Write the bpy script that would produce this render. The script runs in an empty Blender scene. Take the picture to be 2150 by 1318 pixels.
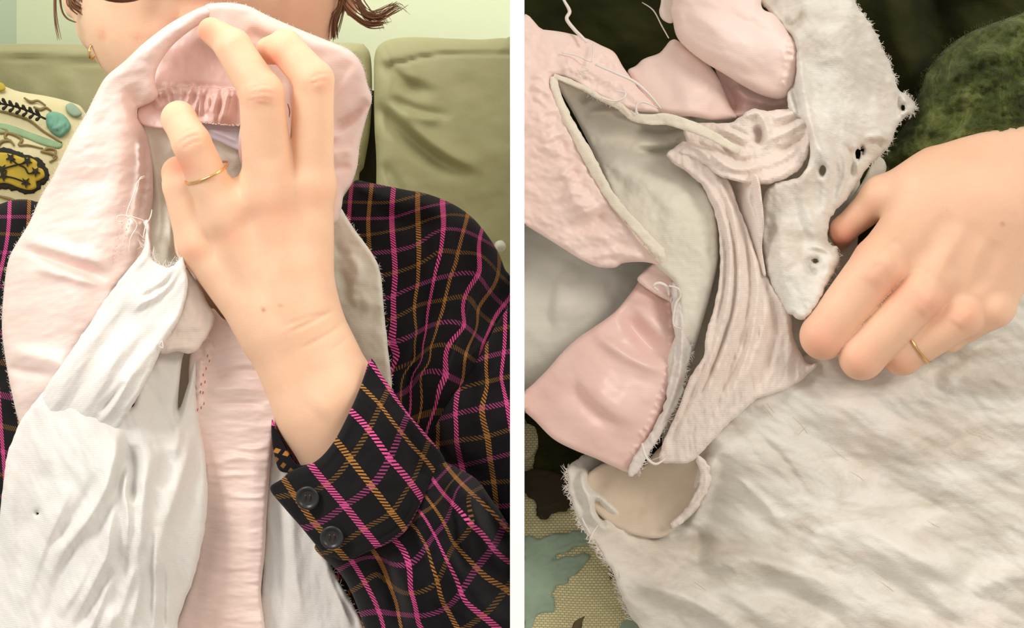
import bpy, math, random
import numpy as np
from mathutils import Vector

# ------------------------------------------------------------------ camera, world, light, exposure
scene = bpy.context.scene
FPX, D0, CZ = 2600.0, 0.65, 1.15
SC = D0 / FPX                       # one unit (about 0.25 mm) used for laying out the close-up
cam_d = bpy.data.cameras.new('camera'); cam = bpy.data.objects.new('camera', cam_d)
scene.collection.objects.link(cam); scene.camera = cam
cam.location = (0, 0, CZ); cam.rotation_euler = (math.pi / 2, 0, 0)
cam_d.sensor_fit = 'HORIZONTAL'; cam_d.sensor_width = 36; cam_d.lens = 36 * FPX / 2150
cam_d.clip_start = 0.02
world = bpy.data.worlds.new('world'); scene.world = world; world.use_nodes = True
world.node_tree.nodes['Background'].inputs[0].default_value = (1.0, 0.96, 0.90, 1)
world.node_tree.nodes['Background'].inputs[1].default_value = 0.62
def area(name, loc, aim, size, watt, col):
    l = bpy.data.lights.new(name, 'AREA'); l.energy = watt; l.color = col; l.shape = 'DISK'; l.size = size
    o = bpy.data.objects.new(name, l); scene.collection.objects.link(o); o.location = loc
    o.rotation_euler = (Vector(aim) - Vector(loc)).to_track_quat('-Z', 'Y').to_euler(); return o
area('window_light', (-0.95, -0.10, 1.95), (-0.10, 0.68, 1.15), 0.6, 11.8, (1.0, 0.97, 0.93))
area('back_fill', (-0.30, 0.62, 2.05), (-0.25, 1.25, 1.20), 0.5, 3.2, (1.0, 0.96, 0.84))  # added fill with no visible source, brightens back wall and sofa
area('room_light', (0.95, -0.45, 1.75), (0.15, 0.65, 1.15), 0.5, 8.4, (1.0, 0.91, 0.80))
scene.view_settings.view_transform = 'Standard'; scene.view_settings.look = 'None'
scene.view_settings.exposure = 0.12; scene.view_settings.gamma = 1.0
scene.view_settings.use_curve_mapping = False
scene.cycles.max_bounces = 6

# ------------------------------------------------------------------ helpers
rng = np.random.default_rng(7)
def world_xyz(p):
    """layout units (across, down, towards the viewer) -> metres"""
    p = np.asarray(p, float).reshape(-1, 3)
    d = D0 - p[:, 2] * SC
    return np.stack([(p[:, 0] - 1075) * d / FPX, d, CZ + (659 - p[:, 1]) * d / FPX], 1)
def tag(o, label=None, cat=None, group=None, kind=None):
    if label: o['label'] = label
    if cat: o['category'] = cat
    if group: o['group'] = group
    if kind: o['kind'] = kind
    return o
def empty(name, p, label, cat, group=None):
    o = bpy.data.objects.new(name, None); scene.collection.objects.link(o)
    o.location = p; o.empty_display_size = .02
    o.matrix_basis = o.matrix_basis
    return tag(o, label, cat, group)
def mesh_obj(name, V, F, mat, parent=None, smooth=True, uv=None, attr=None, metric=False):
    me = bpy.data.meshes.new(name)
    W = np.asarray(V, float) if metric else world_xyz(V)
    off = np.array(parent_loc(parent))
    me.from_pydata((W - off).tolist(), [], F if isinstance(F, list) else F.tolist())
    if smooth: me.polygons.foreach_set('use_smooth', np.ones(len(me.polygons), bool))
    if mat: me.materials.append(mat)
    if uv is not None:
        l = me.uv_layers.new(name='UVMap'); idx = np.empty(len(me.loops), np.int32)
        me.loops.foreach_get('vertex_index', idx)
        l.data.foreach_set('uv', uv[idx].astype(np.float32).ravel())
    if attr is not None:
        a = me.color_attributes.new('tint', 'FLOAT_COLOR', 'POINT')
        a.data.foreach_set('color', attr.astype(np.float32).ravel())
    me.update()
    o = bpy.data.objects.new(name, me); scene.collection.objects.link(o)
    if parent: o.parent = parent
    return o
def parent_loc(p):
    l = Vector((0, 0, 0))
    while p is not None: l = l + p.location; p = p.parent
    return l
def spline(pts, closed=False, n=8):
    P = np.asarray(pts, float); m = len(P); out = []
    rngi = range(m) if closed else range(m - 1)
    for i in rngi:
        g = (lambda j: P[j % m]) if closed else (lambda j: P[min(max(j, 0), m - 1)])
        p0, p1, p2, p3 = g(i - 1), g(i), g(i + 1), g(i + 2)
        for t in np.arange(n) / n:
            out.append(0.5 * (2 * p1 + (p2 - p0) * t + (2 * p0 - 5 * p1 + 4 * p2 - p3) * t * t + (3 * p1 - p0 - 3 * p2 + p3) * t ** 3))
    if not closed: out.append(P[-1])
    return np.array(out)
def vnoise(x, y, seed=0):
    xi = np.floor(x).astype(np.int64); yi = np.floor(y).astype(np.int64); xf = x - xi; yf = y - yi
    u = xf * xf * (3 - 2 * xf); v = yf * yf * (3 - 2 * yf)
    def hsh(a, b):
        n = (a * 374761393 + b * 668265263 + seed * 982451653) & 0x7fffffff
        n = ((n ^ (n >> 13)) * 1274126177) & 0x7fffffff
        return ((n ^ (n >> 16)) & 0xffff) / 32768.0 - 1
    return (hsh(xi, yi) * (1 - u) + hsh(xi + 1, yi) * u) * (1 - v) + (hsh(xi, yi + 1) * (1 - u) + hsh(xi + 1, yi + 1) * u) * v
def fbm(x, y, sx, sy, ang=0, seed=0, octv=3):
    c, s = math.cos(ang), math.sin(ang)
    a, b = (x * c + y * s) / sx, (-x * s + y * c) / sy
    r = 0; am = 1
    for k in range(octv):
        r = r + am * vnoise(a, b, seed + k * 17); a = a * 2.03; b = b * 2.03; am *= .5
    return r
def tps(ctrl):
    """thin plate through (x, y, value) points"""
    C = np.asarray(ctrl, float); n = len(C); X = C[:, :2] / 300.0
    if n == 1: return lambda x, y: np.full_like(x, C[0, 2])
    def U(r2): return np.where(r2 > 1e-12, r2 * np.log(np.maximum(r2, 1e-12)), 0)
    K = U(((X[:, None] - X[None]) ** 2).sum(-1)) + np.eye(n) * 2e-3
    P = np.hstack([np.ones((n, 1)), X]); A = np.zeros((n + 3, n + 3))
    A[:n, :n] = K; A[:n, n:] = P; A[n:, :n] = P.T
    if n < 3: A += np.eye(n + 3) * 1e-6
    w = np.linalg.lstsq(A, np.concatenate([C[:, 2], [0, 0, 0]]), rcond=None)[0]
    def f(x, y):
        q = np.stack([x, y], -1) / 300.0; r = w[n] + w[n + 1] * q[..., 0] + w[n + 2] * q[..., 1]
        for i in range(n): r = r + w[i] * U(((q - X[i]) ** 2).sum(-1))
        return r
    return f
def poly_dist(x, y, L, closed=False):
    """distance, side (+ right of travel as seen), parameter 0..1 and nearest point"""
    L = np.asarray(L, float); m = len(L); B = np.full(x.shape, 1e18); S = np.zeros(x.shape); T = np.zeros(x.shape)
    NX = np.zeros(x.shape); NY = np.zeros(x.shape); k = m if closed else m - 1
    for i in range(k):
        a = L[i]; b = L[(i + 1) % m]; dx, dy = b[0] - a[0], b[1] - a[1]; l2 = dx * dx + dy * dy + 1e-9
        t = np.clip(((x - a[0]) * dx + (y - a[1]) * dy) / l2, 0, 1)
        qx, qy = a[0] + t * dx, a[1] + t * dy; d = (x - qx) ** 2 + (y - qy) ** 2; u = d < B
        B = np.where(u, d, B); NX = np.where(u, qx, NX); NY = np.where(u, qy, NY); T = np.where(u, (i + t) / k, T)
        S = np.where(u, np.sign(dx * (y - a[1]) - dy * (x - a[0])), S)
    return np.sqrt(B), S, T, NX, NY
def inside(x, y, L):
    r = np.zeros(x.shape, bool); m = len(L)
    for i in range(m):
        a = L[i]; b = L[(i + 1) % m]
        if a[1] == b[1]: continue
        c = ((a[1] > y) != (b[1] > y)) & (x < (b[0] - a[0]) * (y - a[1]) / (b[1] - a[1]) + a[0]); r ^= c
    return r
def feat_height(x, y, feats):
    """feats: ('r', pts, amp, wl, wr) rounded fold with its own width on each side; ('s', pts, amp, w) a step"""
    h = np.zeros(x.shape)
    for f in feats:
        L = spline(f[1], n=5); d, s, t, _, _ = poly_dist(x, y, L)
        taper = np.clip(np.minimum(t, 1 - t) * 3.2, 0, 1); taper = taper * taper * (3 - 2 * taper)
        if f[0] == 'r':
            w = np.where(s > 0, f[4], f[3]); h += f[2] * taper * np.exp(-(d / w) ** 2)
        elif f[0] == 'R':
            w = np.where(s > 0, f[4], f[3]); h += f[2] * np.exp(-(d / w) ** 2)
        elif f[0] == 's':
            h += f[2] * taper * np.where(s > 0, np.exp(-d / f[3]), np.exp(-(d / 3.0) ** 2) * 0 + np.exp(-d / 2.5) * .0)
    return h
EDGES = []
def sheet(name, outline, ctrl, mat, parent, feats=(), res=4.0, roll=14, drop=12, noise=(), jag=0, jagf=18, skirt=16,
          uvc=None, smooth_n=6, holes=(), clipx=None, extra=None, tint=None, fscale=1.0):
    """a piece of cloth: its outline, a surface through control heights, folds, rolled edge and thickness"""
    L = spline(outline, True, smooth_n)
    if jag:
        seg = np.linalg.norm(np.roll(L, -1, 0) - L, axis=1); dense = []
        for i in range(len(L)):
            k = max(1, int(seg[i] / 7)); b = L[(i + 1) % len(L)]
            for q in range(k): dense.append(L[i] + (b - L[i]) * q / k)
        L = np.array(dense)
        L = L + np.stack([fbm(L[:, 0], L[:, 1], jagf, jagf, 0, 3), fbm(L[:, 0], L[:, 1], jagf, jagf, 0, 9)], 1) * jag
    if clipx: L[:, 0] = np.clip(L[:, 0], clipx[0], clipx[1])
    EDGES.append((L, tps(ctrl), drop, parent))
    x0, y0 = L.min(0) - res; x1, y1 = L.max(0) + res
    gx = np.arange(x0, x1 + res, res); gy = np.arange(y0, y1 + res, res)
    X, Y = np.meshgrid(gx, gy)
    ins = inside(X, Y, L)
    d, _, _, nx, ny = poly_dist(X, Y, L, True)
    for hl in holes:
        HL = spline(hl, True, 5); hi = inside(X, Y, HL); hd, _, _, hx, hy = poly_dist(X, Y, HL, True)
        ins &= ~hi; u = (hd < d); d = np.where(u, hd, d); nx = np.where(u, hx, nx); ny = np.where(u, hy, ny)
    c = ins[:-1, :-1] | ins[1:, :-1] | ins[:-1, 1:] | ins[1:, 1:]
    PX = np.where(ins, X, nx); PY = np.where(ins, Y, ny); DD = np.where(ins, d, 0)
    used = np.zeros(X.shape, bool); used[:-1, :-1] |= c; used[1:, :-1] |= c; used[:-1, 1:] |= c; used[1:, 1:] |= c
    idx = np.full(X.shape, -1); idx[used] = np.arange(used.sum())
    px, py, dd = PX[used], PY[used], DD[used]
    h = tps(ctrl)(px, py) + fscale * feat_height(px, py, feats)
    for n in noise: h = h + n[1] * fbm(px, py, n[0][0], n[0][1], n[0][2], n[2] if len(n) > 2 else 1, n[3] if len(n) > 3 else 3)
    if extra is not None: h = h + extra(px, py, dd)
    if clipx: bx = nx[used]; dd = np.where((bx <= clipx[0] + .8) | (bx >= clipx[1] - .8), 1e3, dd)
    if roll:
        e = np.clip(dd / roll, 0, 1); h = h - drop * (1 - np.sqrt(np.clip(1 - (1 - e) ** 2, 0, 1)))
    jj, ii = np.nonzero(c)
    F = np.stack([idx[jj, ii], idx[jj + 1, ii], idx[jj + 1, ii + 1], idx[jj, ii + 1]], 1)
    V = np.stack([px, py, h], 1)
    # rim going back: boundary edges
    E = {}
    for q in range(4):
        a = F[:, q]; b = F[:, (q + 1) % 4]
        for u, v in zip(a.tolist(), b.tolist()):
            if (v, u) in E: del E[(v, u)]
            else: E[(u, v)] = 1
    bv = sorted({u for e in E for u in e}); mp = {u: len(V) + k for k, u in enumerate(bv)}
    B = V[bv].copy(); B[:, 2] -= skirt
    V = np.vstack([V, B]); SK = [[v, u, mp[u], mp[v]] for (u, v) in E]
    uv = None
    if uvc is not None:
        uv = np.stack([tps(uvc[0])(V[:, 0], V[:, 1]), tps(uvc[1])(V[:, 0], V[:, 1])], 1)
    at = None
    if tint is not None:
        at = np.zeros((len(V), 4)); at[:, 3] = 1
        for (k, tx, ty, rx, ry, s) in tint:
            at[:, k] = np.maximum(at[:, k], s * np.exp(-((V[:, 0] - tx) / rx) ** 2 - ((V[:, 1] - ty) / ry) ** 2))
    return mesh_obj(name, V, F.tolist() + SK, mat, parent, uv=uv, attr=at)
class MB:
    """collects tubes and small solids of ONE object"""
    def __init__(s): s.V = []; s.F = []; s.n = 0
    def add(s, V, F):
        s.V.append(np.asarray(V, float)); s.F += [[i + s.n for i in f] for f in F]; s.n += len(V)
    def tube(s, pts, r, sides=6, n=6, flat=1.0, ridges=0, ramp=0.0):
        P = spline(pts, n=n) if len(pts) > 2 or n > 1 else np.asarray(pts, float)
        m = len(P); R = np.interp(np.linspace(0, 1, m), np.linspace(0, 1, len(r)), r) if hasattr(r, '__len__') else np.full(m, r)
        T = np.gradient(P, axis=0); T /= np.linalg.norm(T, axis=1)[:, None] + 1e-9
        up = np.array([0, 0, 1.0]); V = []
        for i in range(m):
            a = np.cross(T[i], up); l = np.linalg.norm(a)
            a = a / l if l > .05 else np.array([1.0, 0, 0]); b = np.cross(a, T[i])
            for k in range(sides):
                th = 2 * math.pi * k / sides; rr = R[i] * (1 + (ramp * math.cos(ridges * th + i * .07) if ridges else 0))
                V.append(P[i] + a * rr * math.cos(th) + b * rr * flat * math.sin(th))
        F = [[i * sides + k, i * sides + (k + 1) % sides, (i + 1) * sides + (k + 1) % sides, (i + 1) * sides + k] for i in range(m - 1) for k in range(sides)]
        F += [list(range(sides))[::-1], [(m - 1) * sides + k for k in range(sides)]]
        s.add(V, F); return s
    def build(s, name, mat, parent=None, smooth=True, metric=False, attr=None):
        return mesh_obj(name, np.vstack(s.V), s.F, mat, parent, smooth=smooth, metric=metric)
# ------------------------------------------------------------------ implicit bodies (skin is one continuous surface)
def smin(a, b, k):
    if k <= 0: return np.minimum(a, b)
    h = np.clip(.5 + .5 * (b - a) / k, 0, 1); return b * (1 - h) + a * h - k * h * (1 - h)
def cone(P, a, b, ra, rb, fl=1.0):
    a = np.array(a, np.float32); b = np.array(b, np.float32); ab = b - a
    t = np.clip(((P - a) @ ab) / (ab @ ab + 1e-6), 0, 1)
    q = P - a - t[..., None] * ab
    if fl != 1.0: q = q * np.array([1, 1, 1 / fl], np.float32); 
    return np.sqrt((q * q).sum(-1)) - (ra + (rb - ra) * t)
def ell(P, c, r):
    q = (P - np.array(c, np.float32)) / np.array(r, np.float32); k = np.sqrt((q * q).sum(-1))
    return (k - 1) * min(r)
def surface(fn, lo, hi, vox, steps=2):
    ax = [np.arange(lo[i], hi[i] + vox, vox, dtype=np.float32) for i in range(3)]
    X, Y, Z = np.meshgrid(*ax, indexing='ij'); P = np.stack([X, Y, Z], -1); v = fn(P); s = v < 0
    shp = tuple(n - 1 for n in v.shape); acc = np.zeros(shp + (3,), np.float32); cnt = np.zeros(shp, np.float32)
    base = [(0, 0, 0), (1, 0, 0), (0, 1, 0), (0, 0, 1), (1, 1, 0), (1, 0, 1), (0, 1, 1), (1, 1, 1)]
    sl = lambda o: tuple(slice(o[i], o[i] + shp[i]) for i in range(3))
    for o in base:
        for a in range(3):
            if o[a]: continue
            e = list(o); e[a] = 1; va, vb = v[sl(o)], v[sl(e)]; m = (va < 0) != (vb < 0)
            t = np.where(m, va / np.where(m, va - vb, 1), 0)
            for i in range(3): acc[..., i] += np.where(m, o[i] + (t if i == a else 0), 0)
            cnt += m
    act = cnt > 0; idx = np.full(shp, -1); idx[act] = np.arange(act.sum())
    ii = np.stack(np.nonzero(act), -1); V = (acc[act] / cnt[act][:, None] + ii) * vox + np.array(lo, np.float32)
    F = []
    for a in range(3):
        b, c = (a + 1) % 3, (a + 2) % 3
        o = [slice(None)] * 3; e = [slice(None)] * 3; o[a] = slice(0, -1); e[a] = slice(1, None)
        m = s[tuple(o)] != s[tuple(e)]; q = np.stack(np.nonzero(m), -1)
        ok = (q[:, b] > 0) & (q[:, c] > 0) & (q[:, b] < shp[b]) & (q[:, c] < shp[c]) & (q[:, a] < shp[a]); q = q[ok]
        ins_ = s[tuple(q.T)]
        def at(db, dc):
            r = q.copy(); r[:, b] -= db; r[:, c] -= dc; return idx[tuple(r.T)]
        Q = np.stack([at(1, 1), at(0, 1), at(0, 0), at(1, 0)], 1); Q[~ins_] = Q[~ins_][:, ::-1]; F.append(Q)
    F = np.vstack(F); F = F[(F >= 0).all(1)]
    for _ in range(steps):
        e = 1.0; g = np.stack([fn(V + np.eye(3, dtype=np.float32)[i] * e) - fn(V - np.eye(3, dtype=np.float32)[i] * e) for i in range(3)], -1) / (2 * e)
        d = fn(V); V = V - g * (d / np.maximum((g * g).sum(-1), .2))[:, None] * .9
    return V.astype(float), F, g
# ------------------------------------------------------------------ materials
def lin(c):
    c = np.array(c, float) / 255.0
    return tuple(np.where(c <= .04045, c / 12.92, ((c + .055) / 1.055) ** 2.4)) + (1.0,)
class NT:
    def __init__(s, name):
        s.m = bpy.data.materials.new(name); s.m.use_nodes = True; s.t = s.m.node_tree; s.t.nodes.clear()
        s.out = s.n('ShaderNodeOutputMaterial'); s.p = s.n('ShaderNodeBsdfPrincipled'); s.l(s.p.outputs[0], s.out.inputs[0])
    def n(s, t, **k):
        x = s.t.nodes.new(t)
        for a, b in k.items(): setattr(x, a, b)
        return x
    def l(s, a, b): s.t.links.new(a, b)
    def set(s, **k):
        for a, b in k.items(): s.p.inputs[a.replace('_', ' ')].default_value = b
    def coord(s, kind='Object', scale=(1, 1, 1), rot=(0, 0, 0)):
        c = s.n('ShaderNodeTexCoord'); m = s.n('ShaderNodeMapping'); m.inputs['Scale'].default_value = scale; m.inputs['Rotation'].default_value = rot
        s.l(c.outputs[kind], m.inputs[0]); return m.outputs[0]
    def noise(s, vec, scale, detail=4, rough=.55, dist=0):
        n = s.n('ShaderNodeTexNoise'); n.inputs['Scale'].default_value = scale; n.inputs['Detail'].default_value = detail
        n.inputs['Roughness'].default_value = rough; n.inputs['Distortion'].default_value = dist; s.l(vec, n.inputs['Vector']); return n.outputs['Fac']
    def ramp(s, fac, stops):
        r = s.n('ShaderNodeValToRGB'); e = r.color_ramp.elements
        while len(e) < len(stops): e.new(.5)
        for i, (p, c) in enumerate(stops): e[i].position = p; e[i].color = c
        s.l(fac, r.inputs[0]); return r.outputs[0]
    def math(s, op, a, b=None, c=None):
        m = s.n('ShaderNodeMath', operation=op)
        for i, v in enumerate((a, b, c)):
            if v is None: continue
            if isinstance(v, (int, float)): m.inputs[i].default_value = v
            else: s.l(v, m.inputs[i])
        return m.outputs[0]
    def mix(s, f, a, b, mode='MIX'):
        m = s.n('ShaderNodeMix', data_type='RGBA', blend_type=mode)
        for i, v in ((0, f), (6, a), (7, b)):
            if isinstance(v, (int, float)) or isinstance(v, tuple): m.inputs[i].default_value = v
            else: s.l(v, m.inputs[i])
        return m.outputs[2]
    def bump(s, h, strength, dist, prev=None):
        b = s.n('ShaderNodeBump'); b.inputs['Strength'].default_value = strength; b.inputs['Distance'].default_value = dist
        s.l(h, b.inputs['Height'])
        if prev is not None: s.l(prev, b.inputs['Normal'])
        s.l(b.outputs[0], s.p.inputs['Normal']); return b.outputs[0]
def cloth(name, c1, c2, c3=None, weave=1500, wstr=.25, fuzz=.3, rough=.9, spec=.2, sheen=.3, mottle=9, sss=0.0, stretch=(1, 1, 1), lump=.0, trans=0.0, stain_shade=None):
    m = NT(name); v = m.coord('Object', stretch)
    n1 = m.noise(v, mottle, 5, .6, .4)
    stops = [(.35, lin(c1)), (.62, lin(c2))] if c3 is None else [(.3, lin(c1)), (.52, lin(c2)), (.7, lin(c3))]
    col = m.ramp(n1, stops)
    if stain_shade:  # stretched patches: stains plus soft shadows painted into the cloth colour
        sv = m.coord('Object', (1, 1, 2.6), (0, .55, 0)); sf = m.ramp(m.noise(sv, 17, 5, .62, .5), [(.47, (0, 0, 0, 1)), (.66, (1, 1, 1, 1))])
        col = m.mix(m.math('MULTIPLY', sf, stain_shade[1]), col, lin(stain_shade[0]))
    m.l(col, m.p.inputs['Base Color'])
    m.set(Roughness=rough); m.p.inputs['Specular IOR Level'].default_value = spec
    m.p.inputs['Sheen Weight'].default_value = sheen; m.p.inputs['Sheen Roughness'].default_value = .5
    b = None
    if lump: b = m.bump(m.noise(v, 220, 4, .65), lump, .0012, None)
    if fuzz: b = m.bump(m.noise(m.coord('Object', (1, 1, 1)), 900, 3, .7), fuzz, .0004, b)
    if wstr:
        w = m.n('ShaderNodeTexWave', wave_type='BANDS', bands_direction='Z'); w.inputs['Scale'].default_value = weave / 6.28; w.inputs['Distortion'].default_value = 1.5
        m.l(v, w.inputs[0]); b = m.bump(w.outputs['Fac'], wstr, .0002, b)
    if sss: 
        m.p.inputs['Subsurface Weight'].default_value = sss; m.p.inputs['Subsurface Radius'].default_value = (1, .7, .55); m.p.inputs['Subsurface Scale'].default_value = .006
    if trans:
        t = m.n('ShaderNodeBsdfTranslucent'); m.l(col, t.inputs[0]); mx = m.n('ShaderNodeMixShader'); mx.inputs[0].default_value = trans
        m.l(m.p.outputs[0], mx.inputs[1]); m.l(t.outputs[0], mx.inputs[2]); m.l(mx.outputs[0], m.out.inputs[0])
    return m.m
M = {}
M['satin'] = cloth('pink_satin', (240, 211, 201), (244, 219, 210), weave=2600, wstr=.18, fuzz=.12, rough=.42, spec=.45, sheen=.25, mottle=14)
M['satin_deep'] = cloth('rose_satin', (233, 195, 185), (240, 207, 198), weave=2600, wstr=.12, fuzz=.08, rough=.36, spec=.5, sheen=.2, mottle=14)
M['muslin'] = cloth('white_muslin', (230, 229, 224), (238, 235, 230), (240, 228, 222), weave=1900, wstr=.2, fuzz=.45, sheen=.3, mottle=11, lump=.12, trans=.12)
M['muslin_cream'] = cloth('cream_muslin', (224, 220, 203), (232, 227, 213), weave=1900, wstr=.2, fuzz=.4, sheen=.3, mottle=12, lump=.12)
M['muslin_pink'] = cloth('blush_muslin', (238, 220, 208), (242, 229, 219), weave=1700, wstr=.35, fuzz=.5, sheen=.4, mottle=16, lump=.2, trans=.08)
M['muslin_worn'] = cloth('worn_muslin', (216, 211, 198), (234, 230, 221), (226, 212, 198), weave=1500, wstr=.25, fuzz=.5, sheen=.3, mottle=13, lump=.3, trans=.08, stretch=(1, 1, 1.6), stain_shade=((194, 183, 167), .75))
M['beige'] = cloth('beige_muslin', (206, 188, 166), (214, 198, 178), weave=1900, wstr=.2, fuzz=.3, sheen=.2, mottle=10)
M['lining'] = cloth('grey_lining', (214, 214, 202), (224, 222, 211), weave=1900, wstr=.15, fuzz=.3, sheen=.2, mottle=8)
M['piping'] = cloth('cream_piping', (230, 221, 200), (240, 231, 213), weave=3000, wstr=.5, fuzz=.7, sheen=.3, mottle=30)
M['lilac'] = cloth('lilac_ribbon', (206, 202, 214), (216, 212, 222), weave=2600, wstr=.2, fuzz=.1, rough=.4, spec=.4)
M['thread'] = cloth('white_thread', (236, 226, 216), (244, 236, 228), wstr=0, fuzz=0, mottle=40)
M['thread_red'] = cloth('rust_thread', (176, 104, 84), (196, 120, 98), wstr=0, fuzz=0, mottle=40)
M['ptwill'] = cloth('pink_thread', (232, 190, 182), (236, 200, 192), wstr=0, fuzz=0, mottle=40)
M['paint'] = cloth('green_wall_paint', (226, 232, 204), (230, 235, 207), wstr=0, fuzz=.05, rough=.8, sheen=0, mottle=4)
M['paint_grey'] = cloth('grey_wall_paint', (206, 220, 206), (209, 222, 208), wstr=0, fuzz=.05, rough=.8, sheen=0, mottle=4)
M['white'] = cloth('white_panel_paint', (252, 252, 252), (253, 253, 253), wstr=0, fuzz=0, rough=.5, sheen=0)
M['floor'] = cloth('floor_carpet', (150, 130, 110), (165, 145, 122), wstr=.2, fuzz=.5)
def leather():
    m = NT('olive_leather'); v = m.coord('Object')
    col = m.ramp(m.noise(v, 6, 5, .6), [(.3, lin((166, 162, 124))), (.7, lin((180, 174, 136)))]); m.l(col, m.p.inputs['Base Color'])
    m.set(Roughness=.55); m.p.inputs['Specular IOR Level'].default_value = .3
    b = m.bump(m.noise(v, 260, 3, .6), .12, .0006); m.bump(m.noise(v, 24, 4, .6), .3, .004, b); return m.m
M['leather'] = leather()
def skin(name, base, red, brown):
    m = NT(name); v = m.coord('Object')
    a = m.n('ShaderNodeAttribute', attribute_name='tint'); sp = m.n('ShaderNodeSeparateColor'); m.l(a.outputs['Color'], sp.inputs[0])
    n = m.noise(v, 60, 4, .6); b0 = m.ramp(n, [(.3, lin(tuple(x - 4 for x in base))), (.7, lin(tuple(min(255, x + 3) for x in base)))])
    c = m.mix(sp.outputs[0], b0, lin(red)); c = m.mix(sp.outputs[1], c, lin(brown)); m.l(c, m.p.inputs['Base Color'])
    m.set(Roughness=.52); m.p.inputs['Specular IOR Level'].default_value = .35
    m.p.inputs['Subsurface Weight'].default_value = .55; m.p.inputs['Subsurface Radius'].default_value = (1, .38, .16); m.p.inputs['Subsurface Scale'].default_value = .006
    vo = m.n('ShaderNodeTexVoronoi', feature='DISTANCE_TO_EDGE'); vo.inputs['Scale'].default_value = 1100; m.l(v, vo.inputs[0])
    b = m.bump(vo.outputs['Distance'], .18, .0004)
    m.bump(m.noise(m.coord('Object', (1, 1, 4), (0, .5, 0)), 330, 3, .6), .25, .0003, b); return m.m
M['skin'] = skin('skin_warm', (239, 197, 165), (230, 146, 118), (176, 112, 66))
M['skin2'] = skin('skin_tan', (234, 192, 162), (224, 150, 126), (168, 112, 76))
def plaid():
    m = NT('plaid_flannel'); uvn = m.n('ShaderNodeUVMap'); sp = m.n('ShaderNodeSeparateXYZ'); m.l(uvn.outputs[0], sp.inputs[0])
    def stripes(c, pk, mu, w):
        f = m.math('FRACT', m.math('ADD', m.math('MULTIPLY', c, .5), 100.5))       # .5 -> pink line, 0/1 -> mustard
        dp = m.math('ABSOLUTE', m.math('SUBTRACT', f, .5)); isP = m.math('LESS_THAN', dp, w)
        isM = m.math('GREATER_THAN', dp, .5 - w * .92)
        c0 = m.mix(isP, lin((21, 18, 21)), lin(pk)); return m.mix(isM, c0, lin(mu))
    wa = stripes(sp.outputs[0], (222, 82, 146), (166, 112, 54), .052); we = stripes(sp.outputs[1], (148, 58, 108), (114, 80, 38), .050)
    tw = m.math('FRACT', m.math('ADD', m.math('MULTIPLY', m.math('SUBTRACT', sp.outputs[0], sp.outputs[1]), 8.0), 100.0))
    sel = m.math('LESS_THAN', tw, .56); col = m.mix(sel, we, wa); m.l(col, m.p.inputs['Base Color'])
    m.set(Roughness=.95); m.p.inputs['Specular IOR Level'].default_value = .1; m.p.inputs['Sheen Weight'].default_value = .06; m.p.inputs['Sheen Roughness'].default_value = .6
    v = m.coord('Object'); b = m.bump(tw, .25, .0002); m.bump(m.noise(v, 700, 3, .7), .4, .0005, b); return m.m
M['plaid'] = plaid()
def knit():
    m = NT('dark_green_knit'); v = m.coord('Object', (1, 1, 1), (0, .35, 0))
    n = m.noise(v, 42, 6, .75, .8)
    col = m.ramp(n, [(.33, lin((38, 42, 18))), (.5, lin((66, 74, 34))), (.62, lin((96, 102, 54))), (.74, lin((130, 132, 84)))]); m.l(col, m.p.inputs['Base Color'])
    m.set(Roughness=.95); m.p.inputs['Specular IOR Level'].default_value = .1; m.p.inputs['Sheen Weight'].default_value = .1
    b = m.bump(m.noise(v, 160, 4, .7), .8, .003); m.bump(m.noise(v, 650, 3, .7), .6, .0008, b); return m.m
M['knit'] = knit()
M['knit_dark'] = cloth('black_green_velvet', (20, 20, 10), (42, 44, 18), (58, 56, 26), weave=900, wstr=.2, fuzz=.5, sheen=.05, mottle=14, spec=.1)
def linen(name, a, b_):
    m = NT(name); v = m.coord('Object')
    br = m.n('ShaderNodeTexBrick'); br.inputs['Scale'].default_value = 1; br.inputs['Color1'].default_value = lin(a); br.inputs['Color2'].default_value = lin(b_)
    br.inputs['Mortar'].default_value = lin(tuple(int(x * .82) for x in a)); br.inputs['Mortar Size'].default_value = .0003; br.inputs['Brick Width'].default_value = .0024; br.inputs['Row Height'].default_value = .0014
    mp = m.n('ShaderNodeMapping'); mp.inputs['Rotation'].default_value = (math.pi / 2, 0, .0); m.l(v, mp.inputs[0]); m.l(mp.outputs[0], br.inputs[0])
    m.l(br.outputs['Color'], m.p.inputs['Base Color']); m.set(Roughness=.9); m.p.inputs['Specular IOR Level'].default_value = .15
    m.bump(m.noise(v, 500, 3, .6), .5, .0006); return m.m
M['linen'] = linen('cream_linen', (218, 208, 160), (234, 225, 182)); M['linen_left'] = cloth('cream_cotton', (222, 210, 166), (232, 222, 182), weave=1500, wstr=.2, fuzz=.4, mottle=16)
def plain(name, c, rough=.8, metal=0, bump=.3, scale=700, spec=.3):
    m = NT(name); v = m.coord('Object'); col = m.ramp(m.noise(v, scale * .1, 3), [(.3, lin(tuple(int(x * .9) for x in c))), (.7, lin(c))]); m.l(col, m.p.inputs['Base Color'])
    m.set(Roughness=rough, Metallic=metal); m.p.inputs['Specular IOR Level'].default_value = spec
    if bump: m.bump(m.noise(v, scale, 3), bump, .0005)
    return m.m
M['wool_black'] = plain('black_wool', (52, 48, 40)); M['wool_yellow'] = plain('yellow_wool', (214, 184, 70)); M['wool_teal'] = plain('teal_wool', (128, 180, 158), scale=900)
M['wool_brown'] = plain('brown_wool', (156, 136, 90)); M['wool_dark'] = plain('dark_brown_wool', (58, 48, 30)); M['wool_sage'] = plain('sage_wool', (160, 190, 150))
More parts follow.
